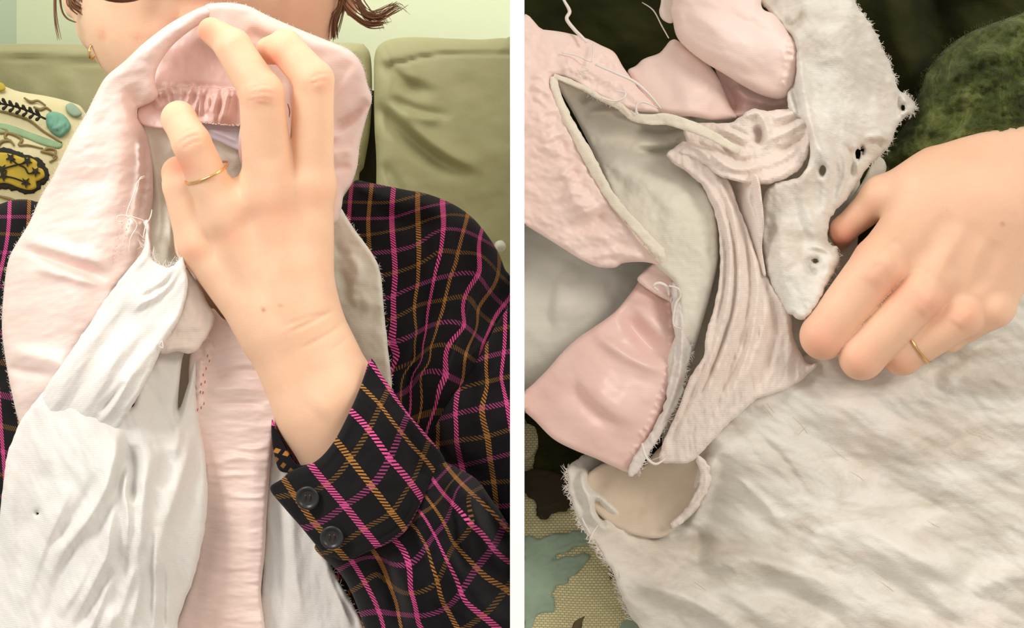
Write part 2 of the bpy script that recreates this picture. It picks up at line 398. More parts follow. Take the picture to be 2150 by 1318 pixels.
M['wool_green'] = plain('green_wool', (160, 182, 160), scale=500); M['stem'] = plain('stem_wool', (104, 92, 62))
M['gold'] = plain('gold', (240, 196, 130), .22, 1, 0); M['button'] = plain('black_button', (34, 36, 38), .35, 0, 0, spec=.5)
M['hair'] = plain('auburn_hair', (124, 78, 44), .5, 0, 0, spec=.5); M['tort'] = plain('tortoiseshell', (92, 44, 20), .2, 0, 0, 300, spec=.6)
M['eye'] = plain('eye_white', (236, 232, 226), .2, 0, 0); M['iris'] = plain('iris_green', (86, 96, 60), .2, 0, 0)
M['pearl'] = plain('white_bead', (240, 238, 230), .3, 0, 0); M['dark'] = plain('dark_lining', (70, 34, 30), .9)
# ------------------------------------------------------------------ setting
def box(name, lo, hi, mat, parent=None):
    (x0, y0, z0), (x1, y1, z1) = lo, hi
    V = [(x0, y0, z0), (x1, y0, z0), (x1, y1, z0), (x0, y1, z0), (x0, y0, z1), (x1, y0, z1), (x1, y1, z1), (x0, y1, z1)]
    F = [[0, 3, 2, 1], [4, 5, 6, 7], [0, 1, 5, 4], [1, 2, 6, 5], [2, 3, 7, 6], [3, 0, 4, 7]]
    return mesh_obj(name, V, F, mat, parent, smooth=False, metric=True)
YW = 1.28
tag(box('wall_back', (-.62, YW, 0), (1.1, YW + .08, 2.2), M['paint']), kind='structure')
tag(box('wall_left', (-.62, .62, 0), (-.512, YW, 2.2), M['paint_grey']), kind='structure')
tag(box('floor', (-1.2, -.6, -.05), (1.2, YW + .08, 0), M['floor']), kind='structure')
FY = 0.56
tag(box('divider_bar', (-4 * FY / FPX, FY, 0), (26 * FY / FPX, YW, 1.9), M['white']), kind='structure')  # added thin panel standing in for the white bar between the two views

def gathers(line, n, ln, amp, w, jit=.3):
    """short folds standing across a stitched line"""
    L = spline(line, n=12); out = []; R = random.Random(len(line) * 7 + n)
    for i in range(n):
        t = (i + R.uniform(.2, .8)) / n * (len(L) - 2); k = int(t); p = L[k] + (L[k + 1] - L[k]) * (t - k)
        d = L[min(k + 1, len(L) - 1)] - L[max(k - 1, 0)]; d = d / (np.linalg.norm(d) + 1e-9); nn = np.array([-d[1], d[0]])
        a = ln * R.uniform(.6, 1.2); j = d * R.uniform(-jit, jit) * a
        out.append(('r', [p - nn * a * .5 - j, p + nn * a * .05, p + nn * a * .5 + j], amp * R.uniform(.4, 1.2), w * R.uniform(.7, 1.3), w * R.uniform(.7, 1.3)))
    return out
def stitches(line, hgt, n, ln, r, mat, parent, name='stitching', jit=2):
    L = spline(line, n=12); mb = MB(); R = random.Random(n)
    for i in range(n):
        t = (i + .5) / n * (len(L) - 2); k = int(t); p = L[k] + (L[k + 1] - L[k]) * (t - k); d = L[k + 1] - L[k]; d = d / (np.linalg.norm(d) + 1e-9)
        h = hgt(p[0], p[1]) if callable(hgt) else hgt; q = p + np.array([R.uniform(-jit, jit), R.uniform(-jit, jit)])
        mb.tube([(q[0] - d[0] * ln / 2, q[1] - d[1] * ln / 2, h), (q[0], q[1], h + r), (q[0] + d[0] * ln / 2, q[1] + d[1] * ln / 2, h)], r, 4, 2)
    return tag(mb.build(name, mat, parent), kind='stuff')
def thread(mb, pts, r=1.0, sides=4): mb.tube(pts, [r * .8, r, r, r * .5], sides, 6)
def fray(line, h, n, ln, r, mat, parent, out=1, name='frayed_edge', seed=1, curl=1.0):
    """loose fibre ends along the torn edge of the nearest cloth piece"""
    L = spline(line, n=12); mb = MB(); R = random.Random(seed); cand = [e for e in EDGES if e[3] is parent]
    M0 = L[len(L) // 2]
    def near(e): return np.mean([np.min(np.hypot(e[0][:, 0] - q[0], e[0][:, 1] - q[1])) for q in L[::6]])
    E, hf, drop, _ = min(cand, key=near); m = len(E); D = np.roll(E, -1, 0) - E; ln2 = np.linalg.norm(D, axis=1); area = np.sum(E[:, 0] * np.roll(E[:, 1], -1) - np.roll(E[:, 0], -1) * E[:, 1])
    sg = 1 if area > 0 else -1
    for i in range(n):
        t = R.uniform(0, len(L) - 1.01); k = int(t); q = L[k] + (L[k + 1] - L[k]) * (t - k)
        b = int(np.argmin(np.hypot(E[:, 0] - q[0], E[:, 1] - q[1]))); 
        if math.hypot(*(E[b] - q)) > 22: continue
        p = E[b] + D[b] * R.random(); d = D[b] / (ln2[b] + 1e-9); nn = np.array([d[1], -d[0]]) * sg
        hh = float(hf(np.array([p[0]]), np.array([p[1]]))[0]) - drop * .75
        a = ln * R.uniform(.25, 1.2); c = R.uniform(-1, 1) * curl * a; p = p - nn * 3
        mb.tube([(p[0], p[1], hh), (p[0] + nn[0] * a * .5 + d[0] * c * .3, p[1] + nn[1] * a * .5 + d[1] * c * .3, hh + R.uniform(-2, 4)),
                 (p[0] + nn[0] * a + d[0] * c, p[1] + nn[1] * a + d[1] * c, hh + R.uniform(-6, 6))], [r, r, r * .5], 3, 3)
    return tag(mb.build(name, mat, parent), kind='stuff')
def hoop(name, c, axis, R, r, mat, parent=None, squash=1.0, arc=(0, 2 * math.pi), n=48, xa=None):
    ax = np.array(axis, float); ax /= np.linalg.norm(ax); a = np.cross(ax, [0, 0, 1.0]) if xa is None else np.array(xa, float)
    a /= np.linalg.norm(a); b = np.cross(ax, a); V = []; F = []; s = 8
    for i in range(n):
        t = 2 * math.pi * i / n; o = a * math.cos(t) * R + b * math.sin(t) * R * squash; rad = o / np.linalg.norm(o)
        for k in range(s):
            u = 2 * math.pi * k / s; V.append(np.array(c) + o + rad * r * math.cos(u) + ax * r * math.sin(u) * 1.3)
    for i in range(n):
        for k in range(s): F.append([i * s + k, i * s + (k + 1) % s, (i + 1) % n * s + (k + 1) % s, (i + 1) % n * s + k])
    return mesh_obj(name, V, F, mat, parent)

# ------------------------------------------------------------------ sofa
sofa = empty('sofa', (-.25, 1.1, 0), 'olive green leather sofa with two plump back cushions against the pale green wall', 'sofa')
HS = -1600
sheet('back_cushion', [(-150, 97), (0, 92), (120, 93), (300, 95), (600, 92), (740, 90), (768, 98), (779, 125), (781, 200), (776, 280), (764, 350), (752, 420), (740, 1100), (700, 1700), (-150, 1700)],
      [(0, 100, HS), (400, 600, HS + 60), (760, 100, HS - 10), (0, 900, HS + 40), (700, 1500, HS)], M['leather'], sofa, res=9, roll=45, drop=60, skirt=480,
      feats=[('R', [(-150, 117), (0, 117), (100, 124), (230, 127), (500, 124), (740, 122)], -16, 4, 4), ('R', [(-150, 108), (230, 112), (740, 106)], 16, 14, 14),
             ('r', [(60, 150), (75, 260), (60, 400)], 12, 30, 12), ('r', [(120, 135), (160, 200), (170, 300)], 10, 18, 30)], noise=[((120, 60, .2), 5)])
sheet('back_cushion', [(785, 150), (787, 115), (796, 95), (822, 82), (870, 78), (950, 81), (1010, 83), (1050, 80), (1080, 80), (1100, 81), (1104, 86), (1104, 600), (1100, 1700), (800, 1700), (778, 700), (790, 380), (786, 260)],
      [(900, 90, HS), (930, 300, HS + 60), (1069, 100, HS), (950, 700, HS + 60), (900, 1500, HS)], M['leather'], sofa, res=6, roll=40, drop=60, skirt=480, clipx=(-999, 1070.5),
      feats=[('R', [(823, 134), (850, 130), (880, 121), (940, 113), (1000, 111), (1069, 111)], -14, 3.5, 3.5), ('R', [(800, 88), (812, 110), (824, 134)], -8, 3, 3),
             ('R', [(821, 158), (808, 230), (802, 300), (803, 350), (815, 390), (830, 410)], 7, 3, 3),
             ('r', [(790, 128), (815, 140), (840, 160), (870, 182), (920, 200)], -45, 12, 16), ('r', [(800, 118), (830, 148), (880, 175)], 22, 10, 18),
             ('r', [(815, 205), (850, 222), (900, 238), (955, 243)], -22, 10, 7), ('r', [(840, 232), (880, 246), (930, 252)], 20, 9, 12),
             ('r', [(785, 215), (810, 238), (850, 275), (890, 312), (940, 345), (1000, 368)], -62, 12, 20), ('r', [(800, 215), (840, 250), (900, 300), (960, 338), (1020, 355)], 30, 18, 14),
             ('r', [(800, 340), (830, 385), (850, 430)], -20, 12, 12)], noise=[((100, 60, .3), 5)])
yb = 1.15
box('back_frame', (-.5, yb, .1), (-.004, yb + .1, CZ + (659 - 190) * yb / FPX), M['leather'], sofa).location = (0, 0, 0)
box('seat', (-.5, .86, .1), (-.004, yb, .46), M['leather'], sofa)
for x in (-.47, -.04): box('leg', (x - .02, .9, 0), (x + .02, .94, .1), M['wool_dark'], sofa)
mb = MB(); mb.tube([(1052, 512, -1470), (1050, 517, -1450), (1051, 522, -1440)], [8, 13, 8], 10, 4)
tag(mb.build('cord_bead', M['pearl']), 'small white bead hanging beside the plaid shoulder at the sofa edge', 'bead')

# ------------------------------------------------------------------ embroidered cushion (left)
cu = empty('embroidered_cushion', world_xyz([(20, 420, -1150)])[0], 'cream cushion with yellow, teal and black embroidery leaning on the sofa at left', 'cushion', None)
HC = -1180
cctrl = [(-150, 250, HC + 30), (0, 190, HC - 20), (60, 320, HC + 60), (160, 230, HC - 60), (60, 600, HC + 60), (200, 420, HC)]
cf = tps(cctrl)
sheet('cushion_cover', [(-160, 160), (-60, 165), (0, 178), (40, 192), (100, 202), (150, 215), (176, 232), (200, 300), (230, 500), (200, 760), (-160, 760)], cctrl, M['linen_left'], cu, res=7, roll=30, drop=40, skirt=160)
def patch(name, outl, mat, up=6, res=3, parent=cu, f=cf, roll=6, drop=5, **k):
    return sheet(name, outl, [(0, 0, 0)], mat, parent, res=res, roll=roll, drop=drop, skirt=6, extra=lambda x, y, d: f(x, y) + up, **k)
star = lambda cx, cy, r0, r1, n, ph=0, sx=1, sy=1: [(cx + sx * (r0 if i % 2 else r1) * math.cos(ph + math.pi * i / n), cy + sy * (r0 if i % 2 else r1) * math.sin(ph + math.pi * i / n)) for i in range(2 * n)]
patch('medallion_border', [(-90, 340), (-40, 312), (5, 310), (30, 314), (42, 318), (60, 325), (88, 338), (98, 352), (104, 368), (98, 380), (90, 392), (76, 404), (60, 410), (40, 404), (10, 396), (-30, 400), (-90, 380)], M['wool_black'], 5, 2.5, jag=4, jagf=7)
patch('medallion_field', [(-84, 345), (-40, 322), (5, 320), (30, 325), (48, 331), (65, 332), (78, 340), (78, 350), (90, 356), (94, 370), (84, 378), (76, 382), (76, 394), (62, 399), (40, 394), (10, 384), (-30, 390), (-84, 376)], M['wool_yellow'], 11, 2.5)
for x, y in ((22, 331), (57, 338), (4, 355), (74, 360), (7, 369), (54, 383)): patch('flower', star(x, y, 5, 12, 5, .3), M['wool_black'], 16, 2, roll=0, smooth_n=3)
mb = MB()
for pl in ([(22, 331), (38, 345), (57, 338)], [(4, 355), (20, 350), (38, 345)], [(7, 369), (30, 374), (54, 383)], [(38, 345), (52, 352), (60, 364), (74, 360)]):
    mb.tube([(x, y, cf(np.array([x]), np.array([y]))[0] + 15) for x, y in pl], 1.8, 4, 5)
mb.build('medallion_stem', M['wool_black'], cu)
mb = MB()
for k in range(7):
    x, y = 5 + k * 14, 217 + k * 4.6
    for s in (-1, 1): mb.tube([(x - 4, y, HC + 40), (x - 12, y + s * 9 - 3, HC + 45), (x - 15, y + s * 11 - 4, HC + 42)], [2, 4.5, 1], 5, 4, flat=.5)
mb.tube([(-30, 212, HC + 20), (40, 226, HC + 30), (96, 250, HC + 44)], 2.6, 5, 6); mb.build('black_sprig', M['wool_black'], cu)
patch('teal_ball', [(98, 240), (112, 234), (132, 240), (146, 256), (148, 270), (136, 284), (124, 288), (106, 276), (97, 258)], M['wool_teal'], 22, 2.5, roll=22, drop=20, feats=gathers([(98, 250), (122, 262), (146, 272)], 12, 44, 5, 2))
patch('dark_bud', [(138, 222), (150, 216), (166, 228), (172, 240), (158, 246), (142, 236)], M['wool_green'], 14, 2.5, roll=8, drop=8)
patch('sage_stroke', [(-20, 258), (20, 262), (70, 280), (110, 294), (130, 300), (125, 312), (90, 305), (40, 286), (-20, 276)], M['wool_sage'], 5, 3)
mb = MB()
for pl in ([(-10, 232), (20, 238), (60, 252), (90, 275), (130, 300)], [(-10, 280), (20, 280), (45, 292), (40, 304), (60, 305), (90, 312)], [(85, 318), (105, 322), (118, 330), (104, 340)], [(-10, 410), (20, 418), (50, 428), (80, 424)],
           [(50, 205), (64, 214), (80, 212), (96, 222)], [(-10, 326), (0, 300), (20, 296), (30, 306)], [(0, 270), (14, 276), (10, 288), (24, 296)], [(90, 318), (100, 312), (116, 316), (112, 332)], [(70, 224), (84, 230), (96, 226), (108, 234)], [(-10, 440), (10, 432), (34, 436)]):
    mb.tube([(x, y, cf(np.array([x]), np.array([y]))[0] + 4) for x, y in pl], [2, 4, 3, 2], 5, 6, flat=.6)
tag(mb.build('brown_scroll', M['wool_brown'], cu), kind='stuff')
patch('yellow_corner', [(-20, 172), (4, 174), (12, 186), (0, 192), (-20, 186)], M['wool_yellow'], 10, 3)

# ------------------------------------------------------------------ person on the sofa
pl = empty('person', world_xyz([(450, 1400, -420)])[0] * np.array([1, 1, 0]) + np.array([0, 0, 0]), 'person in a black plaid flannel shirt pressing pink satin to the mouth', 'person')
def hand_left(P):
    A = smin(cone(P, (652, 388, 14), (659, 168, 66), 49, 42), cone(P, (659, 168, 66), (598, 99, 40), 41, 37), 8)
    A = smin(A, cone(P, (598, 99, 40), (566, 106, -12), 37, 30), 8)
    B = smin(cone(P, (566, 400, 26), (549, 196, 84), 55, 47), cone(P, (549, 196, 84), (488, 98, 62), 45, 38), 8)
    B = smin(B, cone(P, (490, 96, 62), (443, 64, 18), 36, 28), 8)
    C = smin(cone(P, (470, 450, 14), (402, 300, 52), 45, 41), cone(P, (402, 300, 52), (375, 249, 12), 40, 36), 8)
    C = smin(C, cone(P, (375, 249, 12), (378, 250, -40), 36, 30), 8)
    Dd = smin(cone(P, (412, 512, -26), (384, 388, -18), 42, 43), cone(P, (384, 388, -18), (375, 364, -48), 42, 37), 8)
    Wb = smin(cone(P, (478, 440, 4), (545, 400, 8), 44, 50), cone(P, (590, 420, 4), (640, 400, 4), 48, 48), 20)
    T = smin(cone(P, (650, 560, -60), (640, 420, -120), 50, 38), cone(P, (640, 420, -120), (600, 300, -130), 38, 28), 8)
    F = smin(smin(A, B, 5), smin(C, Dd, 5), 7)
    Pm = cone(P, (640, 640, -8), (652, 395, 12), 62, 49)
    for c in (cone(P, (612, 670, 0), (567, 405, 22), 68, 55), cone(P, (590, 680, 0), (476, 455, 8), 66, 46), cone(P, (565, 690, -12), (416, 520, -28), 62, 41), T, Wb):
        Pm = smin(Pm, c, 30)
    Wr = cone(P, (606, 668, -6), (690, 850, 2), 106, 112, .68)
    Wr = smin(Wr, cone(P, (690, 850, 2), (910, 1290, -60), 112, 96, .7), 20)
    Pm = smin(Pm, Wr, 34)
    return smin(F, Pm, 24)
def crease(V, g, feats):
    f = np.clip(g[:, 2] / np.linalg.norm(g, axis=1), 0, 1); V[:, 2] += feat_height(V[:, 0], V[:, 1], feats) * f; return V
V1, F1, g1 = surface(hand_left, (300, 0, -190), (1000, 1380, 170), 4.6)
hf = []
for (x, y, w, sl) in ((549, 182, 30, -.1), (548, 196, 34, -.06), (546, 209, 30, 0), (672, 158, 24, -.25), (672, 172, 24, -.15), (393, 277, 27, -.42), (398, 290, 30, -.42), (404, 302, 26, -.42)):
    hf.append(('r', [(x - w, y - w * sl + 4), (x, y - 3), (x + w, y + w * sl + 3)], -3.2, 3, 3))
hf += [('r', [(549, 172), (549, 196), (547, 218)], 5, 26, 26), ('r', [(700, 150), (676, 170), (655, 180)], 4, 20, 20), ('r', [(600, 700), (660, 672), (715, 640)], -3.5, 4, 5), ('r', [(620, 738), (680, 706), (735, 668)], -2.5, 4, 4), ('r', [(585, 690), (640, 668), (700, 655)], -2, 4, 4),
       ('r', [(690, 742), (725, 712), (745, 690)], -2, 4, 4), ('r', [(575, 520), (585, 600), (600, 680)], 4, 22, 16), ('r', [(530, 560), (560, 620), (590, 700)], -4, 26, 20), ('r', [(610, 380), (625, 470), (635, 560)], -4, 26, 26), ('r', [(520, 430), (540, 500), (560, 590)], -4, 26, 26), ('r', [(440, 470), (470, 550), (520, 640)], -5, 18, 20),
       ('r', [(568, 330), (570, 410), (578, 520)], 5, 36, 36), ('r', [(455, 400), (482, 470), (520, 570)], 4, 32, 32), ('r', [(400, 460), (418, 525), (460, 600)], 4, 28, 28), ('r', [(655, 340), (660, 430), (655, 520)], 3, 30, 30), ('r', [(760, 760), (700, 830), (660, 870)], 6, 50, 40)]
V1 = crease(V1, g1, hf)
def head(P):
    v = smin(ell(P, (436, -5, -380), (276, 250, 176)), ell(P, (445, -260, -440), (295, 380, 310)), 60)
    v = smin(v, cone(P, (446, 160, -400), (450, 560, -470), 150, 165), 60)
    v = smin(v, ell(P, (450, 1050, -640), (470, 620, 170)), 120)
    v = smin(v, cone(P, (900, 640, -560), (930, 1300, -300), 110, 95), 60)
    v = smin(v, cone(P, (930, 1300, -300), (910, 1290, -60), 90, 92), 60)
    v = smin(v, cone(P, (20, 700, -560), (-60, 1350, -520), 110, 95), 60)
    v = smin(v, cone(P, (430, -240, -140), (432, -74, -112), 18, 32), 26)                       # nose
    v = smin(v, ell(P, (400, -60, -120), (26, 22, 26)), 14); v = smin(v, ell(P, (466, -60, -120), (26, 22, 26)), 14)
    v = smin(v, ell(P, (434, 40, -190), (60, 17, 30)), 10); v = smin(v, ell(P, (434, 74, -190), (56, 20, 30)), 10)   # lips
    for x in (150, 738): v = smin(v, ell(P, (x, -70, -430), (24, 110, 60)), 16)                 # ears
    v = smin(v, ell(P, (186, 52, -400), (24, 46, 26)), 14)
    for x in (320, 560): v = -smin(-v, ell(P, (x, -190, -110), (70, 46, 70)), 20)                # eye sockets
    return v
V2, F2, g2 = surface(head, (-220, -700, -860), (1050, 1500, 40), 14.0)
V2 = crease(V2, g2, [('r', [(348, -40), (338, 10), (318, 70)], -12, 14, 30)])
tl = [(0, 548, 190, 34, 34, .30), (0, 672, 162, 34, 30, .30), (0, 398, 288, 32, 30, .22), (0, 432, 66, 26, 26, .75), (0, 372, 350, 40, 26, .8), (0, 575, 450, 60, 34, .28), (0, 490, 500, 36, 20, .34), (0, 408, 530, 30, 18, .4), (0, 655, 400, 50, 30, .2), (0, 570, 128, 24, 22, .6),
      (1, 553, 650, 5, 5, .7), (1, 589, 641, 6, 4, .35), (0, 640, 780, 60, 40, .15)]
th = [(0, 214, 72, 9, 10, .7), (0, 287, 80, 10, 8, .5), (0, 434, 55, 90, 36, .9), (0, 400, -30, 60, 34, .5), (0, 640, 20, 90, 80, .35)]
def tints(V, T):
    a = np.zeros((len(V), 4)); a[:, 3] = 1
    for (k, x, y, rx, ry, s) in T: a[:, k] = np.maximum(a[:, k], s * np.exp(-((V[:, 0] - x) / rx) ** 2 - ((V[:, 1] - y) / ry) ** 2))
    return a
mesh_obj('body', np.vstack([V1, V2]), F1.tolist() + (F2 + len(V1)).tolist(), M['skin'], pl, attr=np.vstack([tints(V1, tl), tints(V2, th)]))
for x in (320, 560):
    v_, f_, _ = surface(lambda P: ell(P, (x, -186, -180), (44, 44, 44)), (x - 50, -240, -235), (x + 50, -135, -130), 8); e_ = mesh_obj('eye', v_, f_, M['eye'], pl)
    v_, f_, _ = surface(lambda P: ell(P, (x, -186, -140), (18, 18, 8)), (x - 24, -210, -156), (x + 24, -160, -128), 5); mesh_obj('iris', v_, f_, M['iris'], e_)
def hair(P):
    v = ell(P, (445, -330, -420), (345, 400, 360)); v = -smin(-v, ell(P, (440, -80, -120), (292, 380, 330)), 20)
    return np.maximum(v, P[..., 1] + 40)
v_, f_, _ = surface(hair, (60, -760, -820), (830, 0, 20), 14); hr = mesh_obj('hair', v_, f_, M['hair'], pl)
mb = MB(); R = random.Random(5)
def lock(pts, n, spread, r):
    for i in range(n):
        o = np.array([R.gauss(0, 1), R.gauss(0, 1), R.gauss(0, 1)]) * spread; k = R.uniform(.6, 1.5)
        P = [np.array(p) + o * (1 if j == 0 else (.4 + .9 * j / len(pts)) * k) for j, p in enumerate(pts)]; mb.tube(P, [r, r, r * .9, r * .35], 4, 6)
HH = -330
lock([(118, -60, HH), (116, 10, HH), (119, 48, HH), (126, 84, HH)], 4, 2.0, 1.1); lock([(122, -50, HH), (127, 12, HH), (138, 36, HH), (158, 46, HH)], 4, 2.0, 1.1)
lock([(140, -60, HH), (146, -10, HH), (152, 10, HH), (166, 20, HH)], 24, 5, 1.6); lock([(160, -60, HH), (176, -10, HH), (184, 3, HH)], 16, 6, 1.6)
lock([(716, -60, HH), (718, -5, HH), (728, 18, HH), (748, 36, HH), (775, 52, HH), (806, 50, HH)], 26, 4.0, 1.2)
lock([(740, -60, HH), (748, -10, HH), (758, 16, HH), (772, 34, HH), (800, 34, HH), (832, 14, HH)], 40, 4.5, 1.3)
lock([(728, -60, HH), (726, -5, HH), (716, 40, HH), (708, 70, HH)], 10, 4, .7); lock([(722, -60, HH), (716, 10, HH), (702, 40, HH), (700, 78, HH)], 30, 5, 1.2)
lock([(735, -20, HH), (760, 22, HH), (800, 40, HH), (812, 56, HH)], 10, 8, .6); lock([(748, 0, HH), (780, 26, HH), (830, 10, HH), (850, 22, HH)], 8, 5, .6)
tag(mb.build('loose_curl', M['hair'], hr), kind='stuff')
gl = empty('eyeglasses', world_xyz([(430, -80, -60)])[0], 'tortoiseshell eyeglasses whose lower rim shows at the top edge', 'glasses')
hoop('rim', (255, -84, -70), (0, .05, 1), 96, 8, M['tort'], gl, .86); hoop('rim', (600, -96, -70), (0, .05, 1), 96, 8, M['tort'], gl, .86)
mb = MB(); mb.tube([(348, -110, -66), (400, -122, -46), (470, -124, -46), (510, -112, -66)], 7, 8); mb.build('bridge', M['tort'], gl)
for x, s in ((160, -1), (694, 1)):
    mb = MB(); mb.tube([(x, -110, -76), (x + s * 50, -112, -240), (x + s * 58, -100, -430)], 6, 6); mb.build('temple', M['tort'], gl)
tag(hoop('hoop_earring', (193, 108, -345), (1, .1, .45), 15, 2.4, M['gold'], None), 'thin gold hoop earring beside the jaw at left', 'earring')
ax = np.array([402 - 470, 300 - 450, 52 - 14.0]); cR = np.array([438, 359, 32.0])
tag(hoop('finger_ring', cR + np.array([-4, 3, 0]), ax, 49.0, 2.2, M['gold'], None, n=64), 'thin gold ring on the finger of the hand holding the satin to the mouth', 'ring')

# ---- plaid shirt
u_ = [(824, 417, 0), (826, 622, 0), (820, 717, 0), (822, 781, 0), (820, 860, 0), (877, 421, 1), (879, 512, 1), (877, 599, 1), (875, 698, 1), (870, 758, 1), (773, 468, -1), (737, 398, -2), (733, 455, -2),
      (929, 428, 2), (931, 481, 2), (925, 531, 2), (982, 451, 3), (961, 531, 3), (946, 580, 3), (934, 629, 3), (919, 679, 3), (904, 728, 3), (885, 781, 3), (1022, 504, 4.4), (1006, 573, 4), (976, 683, 4), (938, 789, 4), (915, 850, 4), (897, 902, 4),
      (1046, 573, 5), (1003, 652, 5), (1069, 626, 6), (1014, 721, 6), (700, 900, -3)]
v_c = [(733, 459, 0), (824, 457, 0), (877, 440, 0), (927, 428, 0), (826, 483, 1), (877, 470, 1), (938, 451, 1), (786, 531, 2), (826, 527, 2), (879, 512, 2), (931, 481, 2), (976, 485, 2), (1022, 508, 2), (826, 573, 3), (877, 555, 3), (923, 527, 3), (961, 531, 3), (1010, 536, 3), (1046, 573, 3),
       (824, 622, 4), (877, 599, 4), (946, 578, 4), (1003, 578, 4), (1027, 610, 4), (1061, 643, 4), (822, 669, 5), (877, 641, 5), (934, 629, 5), (989, 628, 5), (1003, 652, 5), (820, 719, 6), (877, 698, 6), (919, 679, 6), (976, 683, 6), (1010, 713, 6), (870, 758, 7), (904, 728, 7), (957, 730, 7), (855, 819, 8), (885, 783, 8), (940, 789, 8)]
sheet('shirt_front', [(700, 470), (712, 430), (735, 392), (748, 378), (770, 382), (800, 388), (850, 398), (900, 408), (950, 428), (990, 455), (1022, 492), (1046, 530), (1060, 565), (1075, 600), (1075, 760), (1075, 1050), (1000, 1400), (500, 1400), (560, 1000), (640, 700)],
      [(740, 400, -330), (850, 420, -320), (980, 470, -350), (1069, 620, -380), (820, 600, -250), (950, 700, -230), (1069, 900, -260), (600, 1300, -230), (900, 1100, -230)], M['plaid'], pl, res=4.5, roll=40, drop=50, skirt=180, uvc=(u_, v_c), clipx=(-999, 1070.8),
      feats=[('r', [(1012, 520), (1003, 590), (976, 690), (940, 790), (905, 880)], 34, 40, 7), ('r', [(930, 440), (928, 500), (915, 560), (895, 640)], 20, 40, 12), ('r', [(905, 600), (885, 700), (860, 790), (850, 880)], -34, 22, 14), ('r', [(1069, 620), (1030, 690), (1005, 730), (960, 780)], 26, 20, 10),
             ('r', [(770, 392), (820, 420), (900, 430), (960, 450)], 14, 14, 22), ('r', [(790, 430), (850, 470), (920, 450)], -14, 18, 20), ('r', [(745, 385), (770, 402), (790, 400)], 12, 9, 9)], noise=[((60, 90, .2), 7)])
u_ = [(963, 798, 0), (956, 869, 0), (958, 925, 0), (970, 981, 0), (1022, 742, 1), (1024, 803, 1), (1012, 855, 1), (1024, 916, 1), (1036, 1005, 1), (1052, 794, 2), (1064, 845, 2), (1078, 930, 2), (920, 900, -1)]
v_c = [(883, 784, 0), (940, 789, 0), (1000, 756, 0), (1066, 738, 0), (977, 812, 1), (1028, 800, 1), (1070, 790, 1), (926, 878, 2), (956, 869, 2), (1010, 857, 2), (1066, 845, 2), (972, 923, 3), (1024, 916, 3), (1070, 902, 3), (980, 975, 4), (1060, 955, 4), (1010, 1014, 5), (1070, 1010, 5)]
sheet('sleeve', [(1080, 640), (1050, 668), (1022, 715), (985, 765), (950, 820), (915, 880), (895, 915), (900, 960), (940, 1010), (1000, 1060), (1080, 1120), (1100, 1100), (1100, 700)],
      [(1060, 680, -250), (950, 830, -190), (1060, 900, -140), (920, 950, -180), (1040, 1060, -160)], M['plaid'], pl, res=4, roll=22, drop=28, skirt=120, uvc=(u_, v_c), clipx=(-999, 1070.8),
      feats=[('r', [(975, 800), (960, 870), (965, 940), (985, 1010)], 26, 22, 26), ('r', [(1010, 760), (1000, 850), (1015, 960)], -18, 18, 18), ('r', [(905, 900), (950, 960), (1050, 1010)], -22, 16, 16)], noise=[((50, 60, .2), 5)])
# forearm sleeve
u_ = [(742, 1183, 0), (766, 1223, 0), (804, 1310, 0), (790, 1165, 1), (832, 1265, 1), (825, 1131, 2), (862, 1239, 2), (879, 1310, 2), (874, 1110, 3), (897, 1150, 3), (919, 1220, 3), (944, 1286, 3), (905, 1110, 4), (945, 1190, 4), (975, 1260, 4), (949, 1135, 5), (1001, 1192, 5), (1061, 1235, 5), (930, 1035, 6), (968, 1075, 6), (1014, 1122, 6), (1048, 1164, 6), (985, 1030, 7), (1065, 1110, 7), (935, 975, 7)]
v_c = [(818, 1183, 0), (893, 1150, 0), (930, 1103, 0), (972, 1030, 0.6), (729, 1246, 1), (766, 1223, 1), (794, 1204, 1), (846, 1244, 1), (916, 1223, 1), (949, 1150, 1), (991, 1100, 1), (755, 1290, 2), (850, 1290, 2), (944, 1270, 2), (972, 1235, 2), (1001, 1192, 2), (1055, 1110, 2), (996, 1305, 3), (1024, 1284, 3), (1061, 1239, 3), (880, 1080, -1), (930, 1040, -1), (960, 1000, -1), (875, 1370, 3.3)]
sheet('sleeve', [(660, 1150), (700, 1135), (780, 1130), (850, 1095), (890, 1020), (915, 965), (955, 980), (1000, 1005), (1030, 1045), (1060, 1090), (1085, 1150), (1085, 1400), (800, 1420), (765, 1320), (745, 1260), (715, 1205)],
      [(690, 1160, 50), (850, 1120, 120), (940, 1000, 50), (1060, 1120, -40), (760, 1300, 50), (920, 1240, 130), (1060, 1300, 90), (1000, 1100, 80)], M['plaid'], pl, res=3.5, roll=26, drop=34, skirt=140, uvc=(u_, v_c), clipx=(-999, 1070.8),
      feats=[('r', [(790, 1145), (812, 1200), (835, 1270), (845, 1330)], -22, 12, 15), ('r', [(815, 1140), (840, 1200), (862, 1260), (880, 1330)], 22, 20, 22), ('r', [(858, 1090), (880, 1150), (905, 1200)], -14, 12, 16),
             ('r', [(930, 1010), (955, 1090), (960, 1150), (985, 1210)], -26, 14, 12), ('r', [(950, 990), (990, 1060), (1030, 1150), (1069, 1210)], 28, 22, 16), ('r', [(1000, 1030), (1030, 1090), (1062, 1150)], -24, 10, 16), ('r', [(910, 1130), (960, 1200), (1020, 1280), (1060, 1330)], 20, 26, 16), ('r', [(900, 1260), (960, 1290), (1020, 1330)], -16, 14, 18)],
      noise=[((45, 60, .6), 5)])
